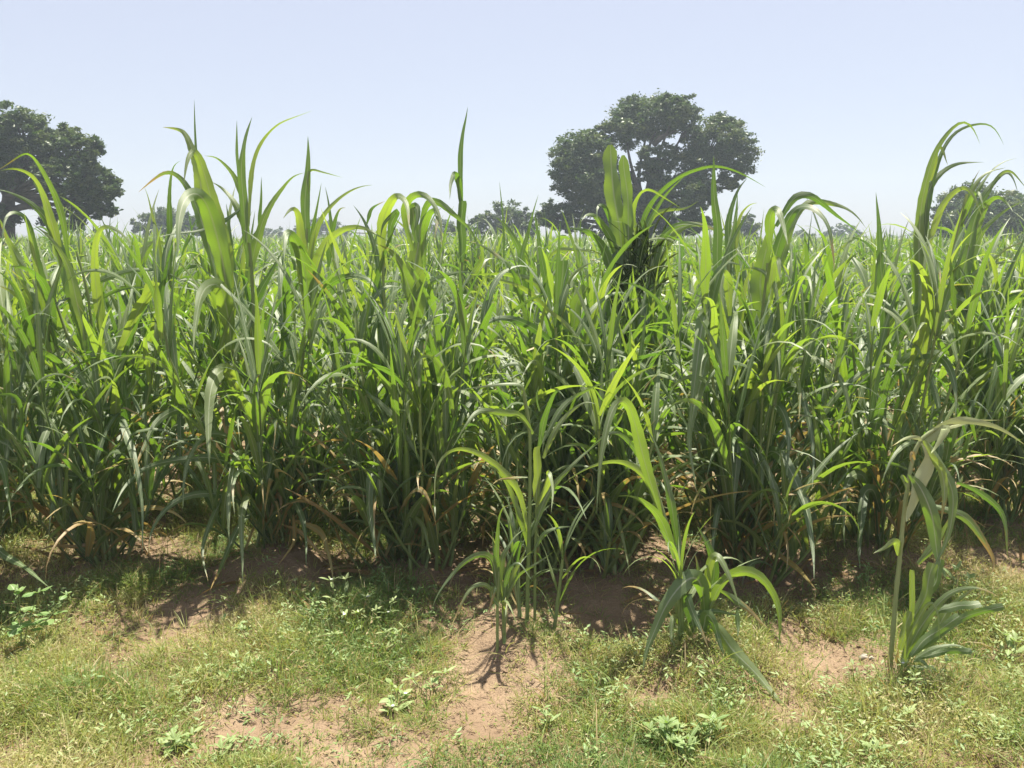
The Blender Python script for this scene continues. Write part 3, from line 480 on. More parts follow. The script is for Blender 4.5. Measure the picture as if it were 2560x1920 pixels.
HERO['J'] = dict(label='small low grain plant with a leaning stalk and long leaves drooping to the ground', fill=(2, .3, .5, 5), stalks=[
    ('E', 30, [(2270,1980),(2212,1500),(2130,1250),(2040,950),(1950,690),(1900,560)], .12), ('G', 34, [(790,500),(830,380),(825,250)], 0), ('G', 30, [(750,480),(720,330),(700,200)], .03)], leaves=[
    lf('E', 74, [(2100,1250),(2030,980),(1950,700),(1885,505),(1830,495),(1775,600),(1722,850),(1700,1190)], (.1,-.15)), lf('E', 62, [(2180,1470),(2140,1330),(2070,1200),(1980,1110),(1900,1078),(1820,1085)], (.08,-.05)),
    lf('E', 52, [(2200,1400),(2150,1100),(2080,800),(1990,640)], (.12,.14)), lf('E', 40, [(2080,1150),(1990,960),(1880,880),(1770,870),(1640,910),(1500,1000)], (.1,0)), lf('E', 40, [(2060,1050),(1940,800),(1830,690),(1740,720),(1610,830)], (.12,.1)),
    lf('G', 74, [(832,320),(820,190),(775,152),(700,235),(625,380),(575,490),(563,608)], (-.02,-.15)), lf('G', 46, [(840,320),(845,150),(880,58),(935,140),(985,295)], (0,-.12)), lf('G', 52, [(840,330),(900,190),(990,138),(1080,168),(1155,290),(1150,480)], (0,-.1)),
    lf('G', 46, [(820,420),(840,320),(885,400),(922,525)], (-.05,-.15)), lf('G', 60, [(840,400),(880,370),(960,480),(1060,590),(1140,720),(1192,830)], (-.05,-.32)), lf('G', 48, [(790,400),(755,230),(790,330),(850,470)], (-.03,-.15)),
    lf('G', 46, [(850,350),(820,180),(790,60)], (.02,.02)), lf('G', 50, [(840,320),(870,140),(850,20),(800,-60)], (.03,.04), SP), lf('G', 34, [(780,420),(700,330),(690,420),(720,500)], (0,-.1)), lf('G', 40, [(860,300),(760,330),(860,310),(985,325)], (0,-.05)),
    lf('G', 34, [(770,440),(752,490),(775,560),(800,625)], (-.05,-.15), a=DRY), lf('G', 30, [(900,220),(970,260),(1040,320),(1110,385)], (.05,0), a=(.2,.9)), lf('G', 26, [(970,300),(975,360),(975,420)], (0,-.05))])
HERO['I'] = dict(label='little young grain plant with arching narrow leaves, growing from bare wet soil at bottom centre', fill=(1, .25, .4, 3), stalks=[
    ('E', 24, [(1090,1790),(1095,1659),(1100,1500)], 0), ('E', 20, [(1130,1790),(1130,1659),(1140,1520)], .03)], leaves=[
    lf('E', 44, [(1098,1700),(1085,1450),(1095,1250),(1125,1150),(1160,1138)], (0,-.05)), lf('E', 40, [(1110,1600),(1130,1440),(1190,1340),(1255,1285)], (.02,.05)), lf('E', 46, [(1092,1680),(1065,1490),(1000,1440),(890,1490),(790,1590),(720,1690),(690,1770)], (0,-.1)),
    lf('E', 30, [(1090,1760),(1040,1640),(960,1630),(890,1700),(830,1830),(800,1900)], (-.02,-.12), a=(0,.75)), lf('E', 38, [(1135,1700),(1160,1500),(1200,1395)], (.02,.03)), lf('E', 30, [(1130,1720),(1160,1540),(1215,1490),(1260,1540),(1302,1600)], (0,-.05)),
    lf('E', 30, [(1100,1760),(1050,1690),(1080,1640),(1040,1780),(1060,1830)], (-.03,-.08), a=(.2,.8)), lf('E', 30, [(1140,1740),(1210,1580),(1330,1500),(1440,1420)], (.02,.05)), lf('E', 34, [(1150,1700),(1190,1560),(1260,1420),(1265,1380)], (.03,.04)), lf('E', 20, [(1120,1750),(1080,1600),(1060,1290)], (0,0), SP)])
HERO['BR'] = dict(label='broken pale stalk at right snapped over at the top with limp hanging leaves', fill=(0, .3, .4, 3), stalks=[
    ('F', 34, [(1425,1690),(1445,1500),(1468,1250),(1500,1000),(1530,850),(1560,770),(1600,715),(1700,652),(1800,628)], 0)], leaves=[
    lf('F', 46, [(1600,715),(1720,645),(1860,618),(2000,640),(2110,695),(2230,775)], (0,-.05)), lf('F', 28, [(1650,690),(1800,642),(1900,622),(2070,614)], (0,.05)), lf('F', 78, [(1580,760),(1640,835),(1600,960),(1550,1080),(1500,1190),(1488,1240)], (-.02,-.05), 'oval'),
    lf('F', 52, [(1600,740),(1650,850),(1700,920),(1720,1080),(1700,1260)], (-.02,-.08)), lf('F', 60, [(1610,740),(1680,850),(1760,1000),(1780,1110),(1735,1350),(1640,1560)], (0,-.08)), lf('F', 80, [(1500,950),(1570,1010),(1630,1170),(1675,1380),(1690,1520)], (-.03,-.08), 'oval'),
    lf('F', 26, [(1570,780),(1570,730),(1500,722),(1400,775)], (0,-.03)), lf('F', 52, [(1640,1130),(1740,1165),(1850,1215),(1950,1340),(2030,1480),(2005,1585)], (.02,-.05), a=(.1,1.0)), lf('F', 46, [(1440,1450),(1425,1365),(1360,1395),(1285,1435)], (-.02,-.05)),
    lf('F', 60, [(1590,760),(1680,700),(1740,660),(1660,790),(1640,820)], (0,-.05)), lf('F', 22, [(1500,1000),(1460,955),(1480,1010),(1495,1060)], (-.02,-.03)), lf('F', 50, [(1560,1500),(1700,1330),(1770,1180)], (.06,.06)), lf('F', 40, [(1800,1000),(1940,1060),(2080,1200),(2115,1480)], (.2,.15)), lf('F', 22, [(1540,860),(1525,810),(1515,850),(1535,890)], (-.02,-.03), a=DRY)])
HERO['BF'] = dict(label='low fan of broad chewed leaves at the foot of the broken pale stalk', fill=(0, .25, .4, 4), stalks=[('H', 60, [(735,1290),(760,1150),(800,1000)], 0), ('H', 50, [(780,1280),(850,1120),(930,980)], .03)], leaves=[
    lf('H', 64, [(770,1250),(830,930),(940,720),(1050,520),(1120,500),(1180,640),(1192,830),(1195,1035)], (-.02,-.1)), lf('H', 105, [(780,1200),(920,880),(1150,580),(1350,390),(1580,328),(1760,360),(1920,450)], (0,-.02)),
    lf('H', 95, [(850,1160),(1000,980),(1180,840),(1300,770),(1435,672)], (-.03,-.05), CUT), lf('H', 90, [(900,1120),(1180,880),(1420,715),(1700,625),(1965,558)], (0,-.02), CUT), lf('H', 135, [(930,1160),(1080,980),(1230,730),(1400,500),(1660,300)], (.05,.08)),
    lf('H', 95, [(720,1080),(770,870),(850,620)], (-.02,-.03), CUT), lf('H', 62, [(850,920),(858,560),(868,120)], (0,0), CUT), lf('H', 125, [(870,720),(990,520),(1060,260),(1120,40)], (.04,.05), CUT), lf('H', 95, [(1040,480),(1150,250),(1210,-10)], (.08,.1), CUT),
    lf('H', 64, [(900,1190),(1150,1050),(1400,1030),(1585,1085)], (-.03,-.08)), lf('H', 74, [(940,1180),(1200,1110),(1400,1095),(1585,1095)], (-.02,-.06), CUT), lf('H', 95, [(1150,640),(1250,580),(1400,560),(1690,520)], (.02,.03), CUT),
    lf('H', 48, [(880,1220),(970,1200),(1060,1290),(1110,1360)], (-.03,-.08)), lf('H', 50, [(720,1280),(690,1200),(700,1050)], (-.03,-.04), a=DRY), lf('H', 90, [(800,1180),(950,900),(1130,640),(1280,520)], (.02,.02)), lf('H', 60, [(860,1280),(1000,1290),(1160,1270)], (-.02,-.05))])

def hero(name, spec):
    bx, by = BASES[name]; bz = hz1(bx, by); root_loc = np.array([bx, by, bz])
    r = np.random.default_rng(abs(sum(ord(c)*31**i for i, c in enumerate(name))) % 99991)
    root = link('grain_clump', None, loc=root_loc)
    tag(root, spec['label'], 'crop plant', 'grain clumps along the front of the field')
    sts = []; cnt = 0
    for reg, wpx, pts, do in spec['stalks']:
        dep = by+do
        P = np.array([at(*src(reg, p), dep) for p in pts])
        gz = hz1(P[0, 0], dep)
        if P[0, 2] > gz: P = np.vstack([[P[0, 0]-(P[1,0]-P[0,0])*.1, dep, gz-.02], P])
        else: P[0, 2] = gz-.02
        P, _ = resample(P, 40)
        mb = MB(); wm = wpx*px2m(reg, dep)/2*.9
        tube(mb, P, wm, wm*.75, 8, node_every=.17, rnd=r.uniform(.2, 1))
        sts.append((link('stalk', mb.mesh('stalk', M['pale'] if name == 'BR' else M['stalk'], root_loc), root), P))
    n, h0, h1, nl = spec['fill']; leaves = []
    for i in range(n):
        az = r.uniform(0, 6.28); b = np.array([bx+r.normal(0, .05), by+r.normal(0, .05), 0]); b[2] = hz1(b[0], b[1])-.02
        P, L = plan_stalk(r, b, az, R(r.uniform(5, 24)), r.uniform(h0, h1), nl, lw=.043 if h1 > .8 else .022, ll=.68 if h1 > .8 else .36)
        mb = MB(); tube(mb, P, .0085, .006, 7, node_every=.15, rnd=r.random())
        o = link('stalk', mb.mesh('stalk', M['stalk'], root_loc), root); sts.append((o, P))
        leaves += [(l, o) for l in L]
    for reg, wpx, pts, d, k, a in spec['leaves']:
        if d is None: d = (0, -.1)
        m = len(pts); t = np.linspace(0, 1, m)
        fwd = 1.7 if d[1]-d[0] < -.09 and name not in ('J', 'I', 'BR', 'BF') else 1.15
        P = np.array([at(*src(reg, p), by+d[0]+(d[1]-d[0])*fwd*tt**1.2) for p, tt in zip(pts, t)])
        if k == 'leaf':                  # keep hanging tips above the soil
            P[:, 2] = np.maximum(P[:, 2], hz(P[:, 0], P[:, 1])+.012)
        P, L = resample(P, 34 if k == 'leaf' else 20)
        for _ in range(3): P[1:-1] = .25*P[:-2]+.5*P[1:-1]+.25*P[2:]
        V = unit(P-CAMP); T = unit(np.gradient(P, axis=0)); S = unit(np.cross(T, V)); N = np.cross(S, T)
        tw0, tw1 = r.uniform(-.6, .6), r.uniform(-.7, .7)
        tt = np.linspace(0, 1, len(P)); tw = tw0+(tw1-tw0)*tt+.22*np.sin(tt*r.uniform(5, 11)+r.uniform(0, 6))
        P = P+S*(np.sin(tt*r.uniform(6, 12)+r.uniform(0, 6))*tt*(1-tt)*wpx*px2m(reg, by)*.35)[:, None]
        S = S*np.cos(tw)[:, None]+N*np.sin(tw)[:, None]
        wm = wpx*px2m(reg, by)*(.97 if wpx < 75 and name not in ('J', 'BR', 'BF') else 1.08)
        best = min(sts, key=lambda s: np.min(np.linalg.norm(s[1]-P[0], axis=1)))
        leaves.append(((P, S, wm, k, a[0], a[1] if a[1] or k != 'leaf' or r.random() < .6 else r.uniform(.3, .55), r.random()*.35 if k == 'spike' else r.random()), best[0]))
    nt_ = 4 if name[0] == 'P' and name not in ('P4', 'P0') else 0
    for i in range(nt_+spec.get('till', 14 if name[0] == 'P' and len(name) == 2 and name != 'P4' else (8 if name == 'P5b' else 0))):
        mb = MB(); az = r.uniform(0, 6.28) if i >= nt_ else R(r.uniform(-150, -30)); b = np.array([bx+.07*math.cos(az)+r.normal(0, .05), by+.07*math.sin(az)+r.normal(0, .04), 0]); b[2] = hz1(b[0], b[1])-.02
        P, L = plan_stalk(r, b, az, R(r.uniform(8, 40) if i >= nt_ else r.uniform(28, 50)), r.uniform(.4, 1.75) if i >= nt_ else r.uniform(.45, .9), 7, lw=.038, ll=.66)
        tube(mb, P, .006, .004, 6, rnd=r.random(), age0=.5, age1=.1)
        for q, l in enumerate(L): ribbon(mb, l[0], l[1], l[2], l[3], fold=.3, wave=.14, age0=l[4], age1=l[5], rnd=l[6]*.7, across=4, seed=q)
        link('tiller', mb.mesh('tiller', M['leaf'], root_loc), root)
    if name == 'P5b':                    # dark leaves added below the pair of blades to stand for a lens smudge
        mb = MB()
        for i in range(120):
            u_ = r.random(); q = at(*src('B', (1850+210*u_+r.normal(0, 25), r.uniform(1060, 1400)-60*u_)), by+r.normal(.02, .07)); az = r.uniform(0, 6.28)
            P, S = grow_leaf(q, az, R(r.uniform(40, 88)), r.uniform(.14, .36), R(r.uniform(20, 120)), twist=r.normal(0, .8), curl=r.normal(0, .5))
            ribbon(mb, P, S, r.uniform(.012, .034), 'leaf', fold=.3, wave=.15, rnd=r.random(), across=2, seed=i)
        for x0_ in (1805, 1835, 1865, 1890):  # upright blades added in the same smudge colour
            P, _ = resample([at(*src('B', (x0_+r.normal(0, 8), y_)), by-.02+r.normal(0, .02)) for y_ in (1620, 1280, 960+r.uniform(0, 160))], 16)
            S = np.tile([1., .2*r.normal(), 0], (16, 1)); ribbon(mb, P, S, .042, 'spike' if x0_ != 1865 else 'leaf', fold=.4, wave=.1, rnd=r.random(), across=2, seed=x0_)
        o = link('smudge_foliage', mb.mesh('smudge_foliage', M['lens_smudge'], root_loc), root); o['label'] = 'added dark olive leaves imitating a lens smudge'
    for i, (L, par) in enumerate(leaves[-100:] if len(leaves) > 100 else leaves):
        dry = L[4] > .5
        o = link('leaf', leafmesh(L, root_loc, seed=i).mesh('leaf', M['pale'] if name == 'BR' and i in (0, 1, 2, 6, 9) else M['leaf'], root_loc), par)
        if dry: o['label'] = 'withered yellow brown leaf'
for k_, s_ in HERO.items(): hero(k_, s_)

# ------------------------------------------------------------------ the field behind: individual clumps, then stuff
def variant(seed, detail, H=1.45):
    r = np.random.default_rng(seed); out = []
    ns = int(r.integers(5, 8)) if detail > 1 else 5
    for i in range(ns):
        a = r.uniform(0, 6.28); b = np.array([r.normal(0, .055), r.normal(0, .055), -.03])
        P, L = plan_stalk(r, b, a, R(r.uniform(3, 22)), H*1.25*r.uniform(.65, 1.08), 8 if detail > 1 else 7, lw=.048, ll=.72)
        out.append((P, L))
    for i in range(4 if detail > 1 else 0):
        a = r.uniform(0, 6.28); b = np.array([.07*math.cos(a), .07*math.sin(a), -.03])
        out.append(plan_stalk(r, b, a, R(r.uniform(14, 42)), r.uniform(.35, .9), 6, lw=.036, ll=.5))
    return out
VAR = []
for s in range(14):
    parts = []; allm = MB()
    for P, L in variant(100+s, 2):
        sm, fm = MB(), MB()
        tube(sm, P, .009, .006, 6, node_every=.16, rnd=.5)
        for i, l in enumerate(L):
            for m_ in (fm, allm): ribbon(m_, l[0][::1], l[1], l[2], l[3], fold=.3, wave=.12, age0=l[4], age1=l[5], rnd=l[6], across=2, seed=i)
        tube(allm, P, .009, .006, 5, rnd=.5)
        parts.append((sm.mesh('stalk', M['stalk']), fm.mesh('foliage', M['leaf'])))
    VAR.append((parts, allm.mesh('grain_clump', M['leaf'])))
spots = []; wide = []
taken = [BASES[k] for k in BASES]
k = 0; y = ROW0-.05
r = np.random.default_rng(5)
while y < 95:
    half = y*.62+4.5; step = .66 if y < 25 else .8
    for x in np.arange(-half, half, step):
        px, py = x+r.normal(0, .13), y+r.normal(0, .09)
        out_ = abs(px) > y*.62+.9
        if min((px-a)**2+(py-b)**2 for a, b in taken) < .42**2: continue
        if y < 4.6 and (abs(px) < 2.75): continue
        if k in (1, 2) and r.random() < .1: continue
        (wide if out_ else spots).append((px, py, k))
    y += ROWD*(1 if y < 25 else 1.25); k += 1
for X_, Y_ in [(60,1150),(400,1105),(735,1130),(1440,1095),(1300,1245),(1180,1235),(930,1235),(1640,1240),(1000,1165),(1085,1130),(2030,1120)]:
    q_ = flat(X_*1.1573, Y_*1.1573); spots.append((q_[0], q_[1], 0))
spots.sort(key=lambda s: s[1])
heroes_x = sorted((BASES[n][0]/BASES[n][1], n) for n in ('P0','P1','P2','P3','P5','P6','P7','P8'))
SHORT = {'P0': 'the left edge clump', 'P1': 'the left leaning clump', 'P2': 'the tallest bushy clump', 'P3': 'the dark bladed clump', 'P5': 'the pale leaf clump',
         'P6': 'the long hanging leaf clump', 'P7': 'the central spike clump', 'P8': 'the wind bent clump'}
def near_label(px, py, k):
    q = px/py; lo = [n for v, n in heroes_x if v <= q]; hi = [n for v, n in heroes_x if v > q]
    row = {0: 'first', 1: 'second', 2: 'third', 3: 'fourth', 4: 'fifth'}[k]
    a = 'left of '+SHORT[hi[0]] if not lo else ('right of '+SHORT[lo[-1]] if not hi else None)
    if a is None: a = 'between '+SHORT[lo[-1]]+' and '+SHORT[hi[0]]
    return f'{row} row clump '+a
near_i = [(near_label(px, py, min(k, 4)), px/py, i) for i, (px, py, k) in enumerate(spots[:48])]; LBL = {}
for lb in {a for a, _, _ in near_i}:
    g = sorted((q, i) for a, q, i in near_i if a == lb)
    names = [''] if len(g) == 1 else ['left hand ', 'right hand '] if len(g) == 2 else ['leftmost ', 'middle ', 'rightmost '] if len(g) == 3 else ['leftmost ', 'mid left ', 'mid right ', 'rightmost ']+['']*9
    for (q, i), nm in zip(g, names): LBL[i] = nm+lb
n_ind = 300-sum(1 for _ in HERO)
for i, (px, py, k) in enumerate(spots[:n_ind]):
    parts, whole = VAR[i % len(VAR)]
    hgt = (.72+.38*noise(px*.45, py*.45, 33)+r.normal(0, .06))*(1.0 if py > 6.5 else .97)+(.18 if r.random() < .08 else 0); hgt *= (.62 if py < 3.98 else 1); rz = r.uniform(0, 6.28)
    if i < 48:
        root = link('grain_clump', None, loc=(px, py, hz1(px, py)))
        for sm, fm in parts:
            so_ = link('stalk', sm, root); link('foliage', fm, so_)
    else: root = link('grain_clump', whole, loc=(px, py, hz1(px, py)))
    root.rotation_euler = (r.normal(0, .04), r.normal(0, .04), rz); root.scale = (r.uniform(.9, 1.1)*(.7 if py < 3.98 else 1),)*2+(hgt,)
    if i < 48:
        tag(root, LBL[i], 'crop plant', 'grain clumps just behind the front row')
    else: tag(root, 'green grain clump in the dense crowd of the field beyond the nearest rows', 'crop plant', 'grain clumps of the dense middle field')
# far field, one mass
LOW = []
for s in range(6):
    mb = MB()
    for P, L in variant(300+s, 1):
        for i, l in enumerate(L):
            j = np.linspace(0, len(l[0])-1, 6).astype(int)
            ribbon(mb, l[0][j], l[1][j], l[2]*1.25, l[3], fold=.3, rnd=l[6], across=1, age0=l[4]*.6, age1=l[5]*.6, seed=i)
    LOW.append(mb.cat())
far = spots[n_ind:]+wide; fm = MB(); far = np.array([(a, b) for a, b, _ in far]); fz = hz(far[:, 0], far[:, 1])
for v in range(6):
    I = np.arange(v, len(far), 6); n = len(I); V, Q, UV, AG, RN = LOW[v]
    th = r.uniform(0, 6.28, n); s = .70+.32*noise(far[I, 0]*.3, far[I, 1]*.3, 33)+r.normal(0, .06, n)+.2*(r.random(n) < .03); c_, s_ = np.cos(th), np.sin(th)
    W = np.empty((n, len(V), 3))
    W[:, :, 0] = (V[:, 0]*c_[:, None]-V[:, 1]*s_[:, None])*1.08+far[I, 0][:, None]
    W[:, :, 1] = (V[:, 0]*s_[:, None]+V[:, 1]*c_[:, None])*1.08+far[I, 1][:, None]
    W[:, :, 2] = V[:, 2]*s[:, None]+fz[I][:, None]
    QQ = (Q[None]+(np.arange(n)*len(V))[:, None, None]).reshape(-1, 4)
    fm.add(W.reshape(-1, 3), QQ, np.tile(UV, (n, 1)), np.tile(AG, n), np.clip(np.tile(RN, n)+np.repeat(r.normal(0, .2, n), len(V)), 0, 1))
tag(link('grain_field', fm.mesh('grain_field', M['leaf'])), 'dense green grain crop stretching back to the trees on the horizon', 'crop field', kind='stuff')

# ------------------------------------------------------------------ trees
def tree(name, label, reg, depth, lobes, trunk, limbs, leaf=.16, dens=1.0, seed=0, bias=0.0):
    r = np.random.default_rng(seed); k = px2m(reg, depth)
    tp = np.array([at(*src(reg, p), depth) for p in trunk]); base = np.array([tp[0, 0], depth, hz1(tp[0, 0], depth)])
    root = link(name, None, loc=base); tag(root, label, 'tree', 'trees beyond the field')
    mb = MB(); tp = np.vstack([base-[0, 0, .2], tp]); P, _ = resample(tp, 14)
    tw = max(.12, .028*(tp[-1, 2]+6)); tube(mb, P, tw*1.5, tw*.8, 10)
    lc = []
    for lx, ly, rx, ry in lobes:
        c = at(*src(reg, (lx, ly)), depth+r.normal(0, 1)*.35*rx*k); lc.append((c, np.array([rx*k, .5*(rx+ry)*k*1.05, ry*k])*.92))
    for L in limbs:
        Q = np.array([at(*src(reg, p), depth+r.normal(0, .25)) for p in L]); P, _ = resample(Q, 12); tube(mb, P, tw*.55, tw*.16, 7)
    for c, rad in lc:                    # a limb into every lobe
        s = P0 = tp[-1]; mid = (s+c)/2+r.normal(0, .25, 3)*rad; P, _ = resample([s, mid, c], 10); tube(mb, P, tw*.4, tw*.10, 6)
        for q in range(7):
            e = c+unit(r.normal(0, 1, 3))*rad*.85; P2, _ = resample([mid*.4+c*.6, (c+e)/2+r.normal(0, .08, 3), e], 6); tube(mb, P2, tw*.13, .012, 5)
    link('trunk', mb.mesh('trunk', M['bark'], base), root)
    pos, rn = [], []
    for c, rad in lc:
        area = rad[0]*rad[2]
        nc = max(10, int(108*area*dens/ (.55 if leaf < .2 else .9)/1.6))
        d = unit(r.normal(0, 1, (nc, 3))); rr = np.where(r.random(nc) < .12, r.uniform(1.05, 1.28, nc), r.uniform(.3, 1.15, nc)**.55)
        cc = c+d*rad*rr[:, None]
        cs = r.uniform(.2, .5, nc)*min(1.3, max(.35, rad.min()/1.3)); m = int(60)
        g = r.normal(0, .5, (nc, m, 3))*np.array([1, 1, .62])*cs[:, None, None]+cc[:, None]
        pos.append(g.reshape(-1, 3)); rn.append(np.repeat(r.random(nc)**1.3, m)*.75+r.random(nc*m)*.25)
    p = np.concatenate(pos); rn = np.concatenate(rn); n = len(p)
    T = unit(r.normal(0, 1, (n, 3))*np.array([1, 1, .6])); Nn = unit(r.normal(0, .7, (n, 3))+np.array([0, 0, .8])); S = unit(np.cross(T, Nn))
    ln = leaf*r.uniform(.7, 1.3, n)[:, None]; wd = ln*.42
    V = np.stack([p-T*ln*.5, p+S*wd*.5-T*ln*.05, p+T*ln*.5, p-S*wd*.5-T*ln*.05], 1)
    mb = MB(); mb.add(V.reshape(-1, 3), np.arange(n*4).reshape(-1, 4), np.tile([[.5, 0], [1, .5], [.5, 1], [0, .5]], (n, 1)), 0, np.repeat(rn, 4))
    link('crown', mb.mesh('crown', M['tree'], base, smooth=False), root)
tree('broad_tree', 'large spreading dark tree right of centre, the biggest crown on the horizon', 'T1', 38,
     [(1130,330,400,220),(1380,250,200,150),(880,430,170,190),(1500,420,110,150),(480,700,280,220),(620,480,100,80),(300,860,170,230),(260,1290,250,140),(600,950,250,280),(90,1340,110,90),(1820,540,290,200),(1960,720,180,220),(1640,760,200,170),
      (1260,740,260,140),(1400,1080,300,190),(680,1180,300,190),(1650,1060,170,130),(1000,1230,330,180),(1330,1380,400,140),(600,1430,300,80),(1120,860,150,120),(1560,1370,150,100),(980,1440,300,120),(1880,950,60,60),(1580,1180,150,110),(1940,1010,40,40)],
     [(1080,1560),(1070,1350),(1060,1180)], [[(1060,1200),(1180,1000),(1140,900),(1090,740),(1140,560),(1180,480)],[(1060,1200),(960,960),(930,860)],[(1100,1150),(1240,960),(1230,900)],[(1160,600),(1250,520),(1380,460)],[(1080,1250),(1400,1000),(1700,800),(1850,640)],[(1050,1250),(700,1000),(480,820),(350,760)],[(1040,1350),(700,1370),(500,1350),(200,1330)],[(1100,720),(1040,670)]], dens=1.25, seed=3)
tree('shade_tree', 'dark drooping tree cut by the left edge of the picture', 'T2', 31,
     [(230,380,230,230),(-60,480,260,300),(640,470,190,130),(620,600,300,230),(880,560,150,120),(960,560,60,40),(880,880,280,180),(1060,940,140,110),(600,860,280,170),(250,700,260,160),(820,1110,290,140),(1020,1150,150,100),(640,1270,200,90),(720,1330,120,60),(-150,800,300,220),(370,1090,140,60),(-60,1220,160,110),(120,1240,80,60)],
     [(70,1450),(75,1250),(85,1030)], [[(85,1060),(180,950),(320,880),(520,780)],[(85,1060),(-20,860),(-100,700)],[(80,1180),(250,1130),(480,1150),(760,1260)],[(85,1040),(230,700),(250,480)],[(520,800),(560,980),(700,1180)]], dens=1.2, seed=4)
tree('bushy_tree', 'grey green bushy tree just left of the largest tree', 'T3', 52, [(1140,480,330,280),(1440,430,170,180),(800,620,230,230),(1300,700,330,250),(620,470,70,60),(330,700,260,150),(170,640,100,90),(1600,600,150,200)], [(1100,1000),(1100,850),(1100,700)], [], leaf=.2, dens=.8, seed=5)
tree('round_tree', 'round dark tree at the right edge behind the bent clump', 'T4', 44, [(1830,260,220,130),(1680,360,160,140),(1980,330,260,150),(2160,290,160,110),(1900,450,330,110),(2120,430,200,130),(2300,380,160,170)], [(1950,620),(1950,520),(1950,430)], [], leaf=.2, dens=1.1, seed=6)
tree('low_tree', 'small tree showing between the left tree and the tall bushy clump', 'T2', 62, [(1620,1290,230,140),(1420,1340,130,90),(1850,1330,160,120),(1960,1290,80,90)], [(1650,1500),(1650,1400),(1650,1320)], [], leaf=.24, dens=.8, seed=7)
tree('small_tree', 'small round tree just right of the largest tree', 'T4', 58, [(215,410,75,65),(215,480,100,70),(140,500,60,50)], [(215,580),(215,520),(215,450)], [], leaf=.2, dens=1.0, seed=8)
tree('distant_tree', 'low distant bush on the horizon right of the small round tree', 'T4', 95, [(580,495,75,40),(640,510,40,30)], [(580,560),(580,530),(580,500)], [], leaf=.3, dens=.7, seed=9)
tree('distant_tree', 'domed distant tree on the horizon in the gap left of the central spike', 'T4', 95, [(890,465,100,50),(760,495,75,35),(1000,490,60,35)], [(890,560),(890,520),(890,480)], [], leaf=.3, dens=.7, seed=10)
tree('distant_tree', 'tiny distant tree on the horizon just right of the central spike', 'T4', 120, [(1240,505,28,22),(1410,480,24,20)], [(1240,550),(1240,530),(1240,510)], [], leaf=.3, dens=.7, seed=11)
tree('distant_tree', 'low distant tree on the horizon between the bushy clump and the arched crown', 'S', 95, [(690,492,38,18),(735,500,30,14),(655,500,25,12)], [(690,525),(690,510),(690,495)], [], leaf=.3, dens=.7, seed=12)
tree('distant_tree', 'dim distant tree on the horizon behind the arched crown of leaves', 'S', 100, [(870,508,45,14),(955,495,30,20),(590,505,28,14)], [(870,525),(870,515),(870,508)], [], leaf=.3, dens=.7, seed=13)

# ------------------------------------------------------------------ grass and ground cover
def gblob(L):
    out = []
    for X, Y, rx, ry, a in L:
        c = flat(X*1.1573, Y*1.1573); e = flat((X+rx)*1.1573, Y*1.1573); f = flat(X*1.1573, (Y-ry)*1.1573)
        out.append((c[0], c[1], abs(e[0]-c[0]), abs(f[1]-c[1]), a))
    return out
BARE = gblob([(X_, Y_, a*1.25, b*1.3, c) for X_, Y_, a, b, c in [(395,1320,85,40,1),(480,1265,70,35,.9),(600,1255,110,35,.7),(1035,1430,75,100,1),(1170,1470,90,45,.75),(1030,1530,60,45,.7),(1410,1190,75,55,.95),(1330,1330,90,50,.9),(1420,1520,75,35,.85),(1560,1440,60,30,.6),
              (1730,1400,75,60,.9),(1720,1530,70,40,.7),(700,1625,70,35,.85),(480,1590,35,25,.8),(270,1420,45,40,.7),(20,1640,70,35,.9),(1850,1440,75,35,.9),(690,1230,60,30,.9),(810,1230,40,40,.8),(1680,1250,120,50,.9),(330,1490,60,30,.5),(880,1490,40,60,.5),
              (980,1270,70,40,.8),(1240,1250,70,60,.5),(170,1180,80,30,.7),(2010,1420,60,30,.4),(1640,1610,60,25,.5),(330,1215,120,35,.8),(950,1235,120,30,.8),(1560,1215,140,35,.8),(1820,1210,110,30,.6),(1000,1180,80,60,.8),(1120,1340,90,50,.8)]])
LUSH = gblob([(760,1320,140,60,.6),(650,1420,200,70,.5),(200,1530,240,90,.45),(1500,1580,110,60,.5),(820,1450,110,50,.4),(1800,1320,90,40,.5),(2080,1330,120,60,.5),(1950,1560,200,70,.25),(300,1280,90,50,.5)])
def dens(x, y):
    d = np.clip(.22+1.9*(fbm(x*2.6, y*2.6, 41)-.33), .08, 1)*np.clip(.4+1.3*noise(x*9, y*9, 47), .3, 1)
    for bx, by, rx, ry, a in LUSH: d = d+a*np.exp(-(((x-bx)/rx)**2+((y-by)/ry)**2))
    for bx, by, rx, ry, a in BARE: d = d*(1-a*np.exp(-(((x-bx)/rx)**2+((y-by)/ry)**2)**1.5))
    return np.clip(d*np.clip(1.15-.35*np.clip(y-4.6, 0, 2), .35, 1.1), 0, 1)
MARG = 1.7                                # ground plants reach this far past the picture's sides
def scatter(n, y0, y1, pw=1.0):
    n = int(n*1.5); y = y0+(y1-y0)*rng.random(n)**pw; x = (rng.random(n)*2-1)*(y*.64+MARG)
    k = rng.random(n) < dens(x, y)
    return x[k], y[k]
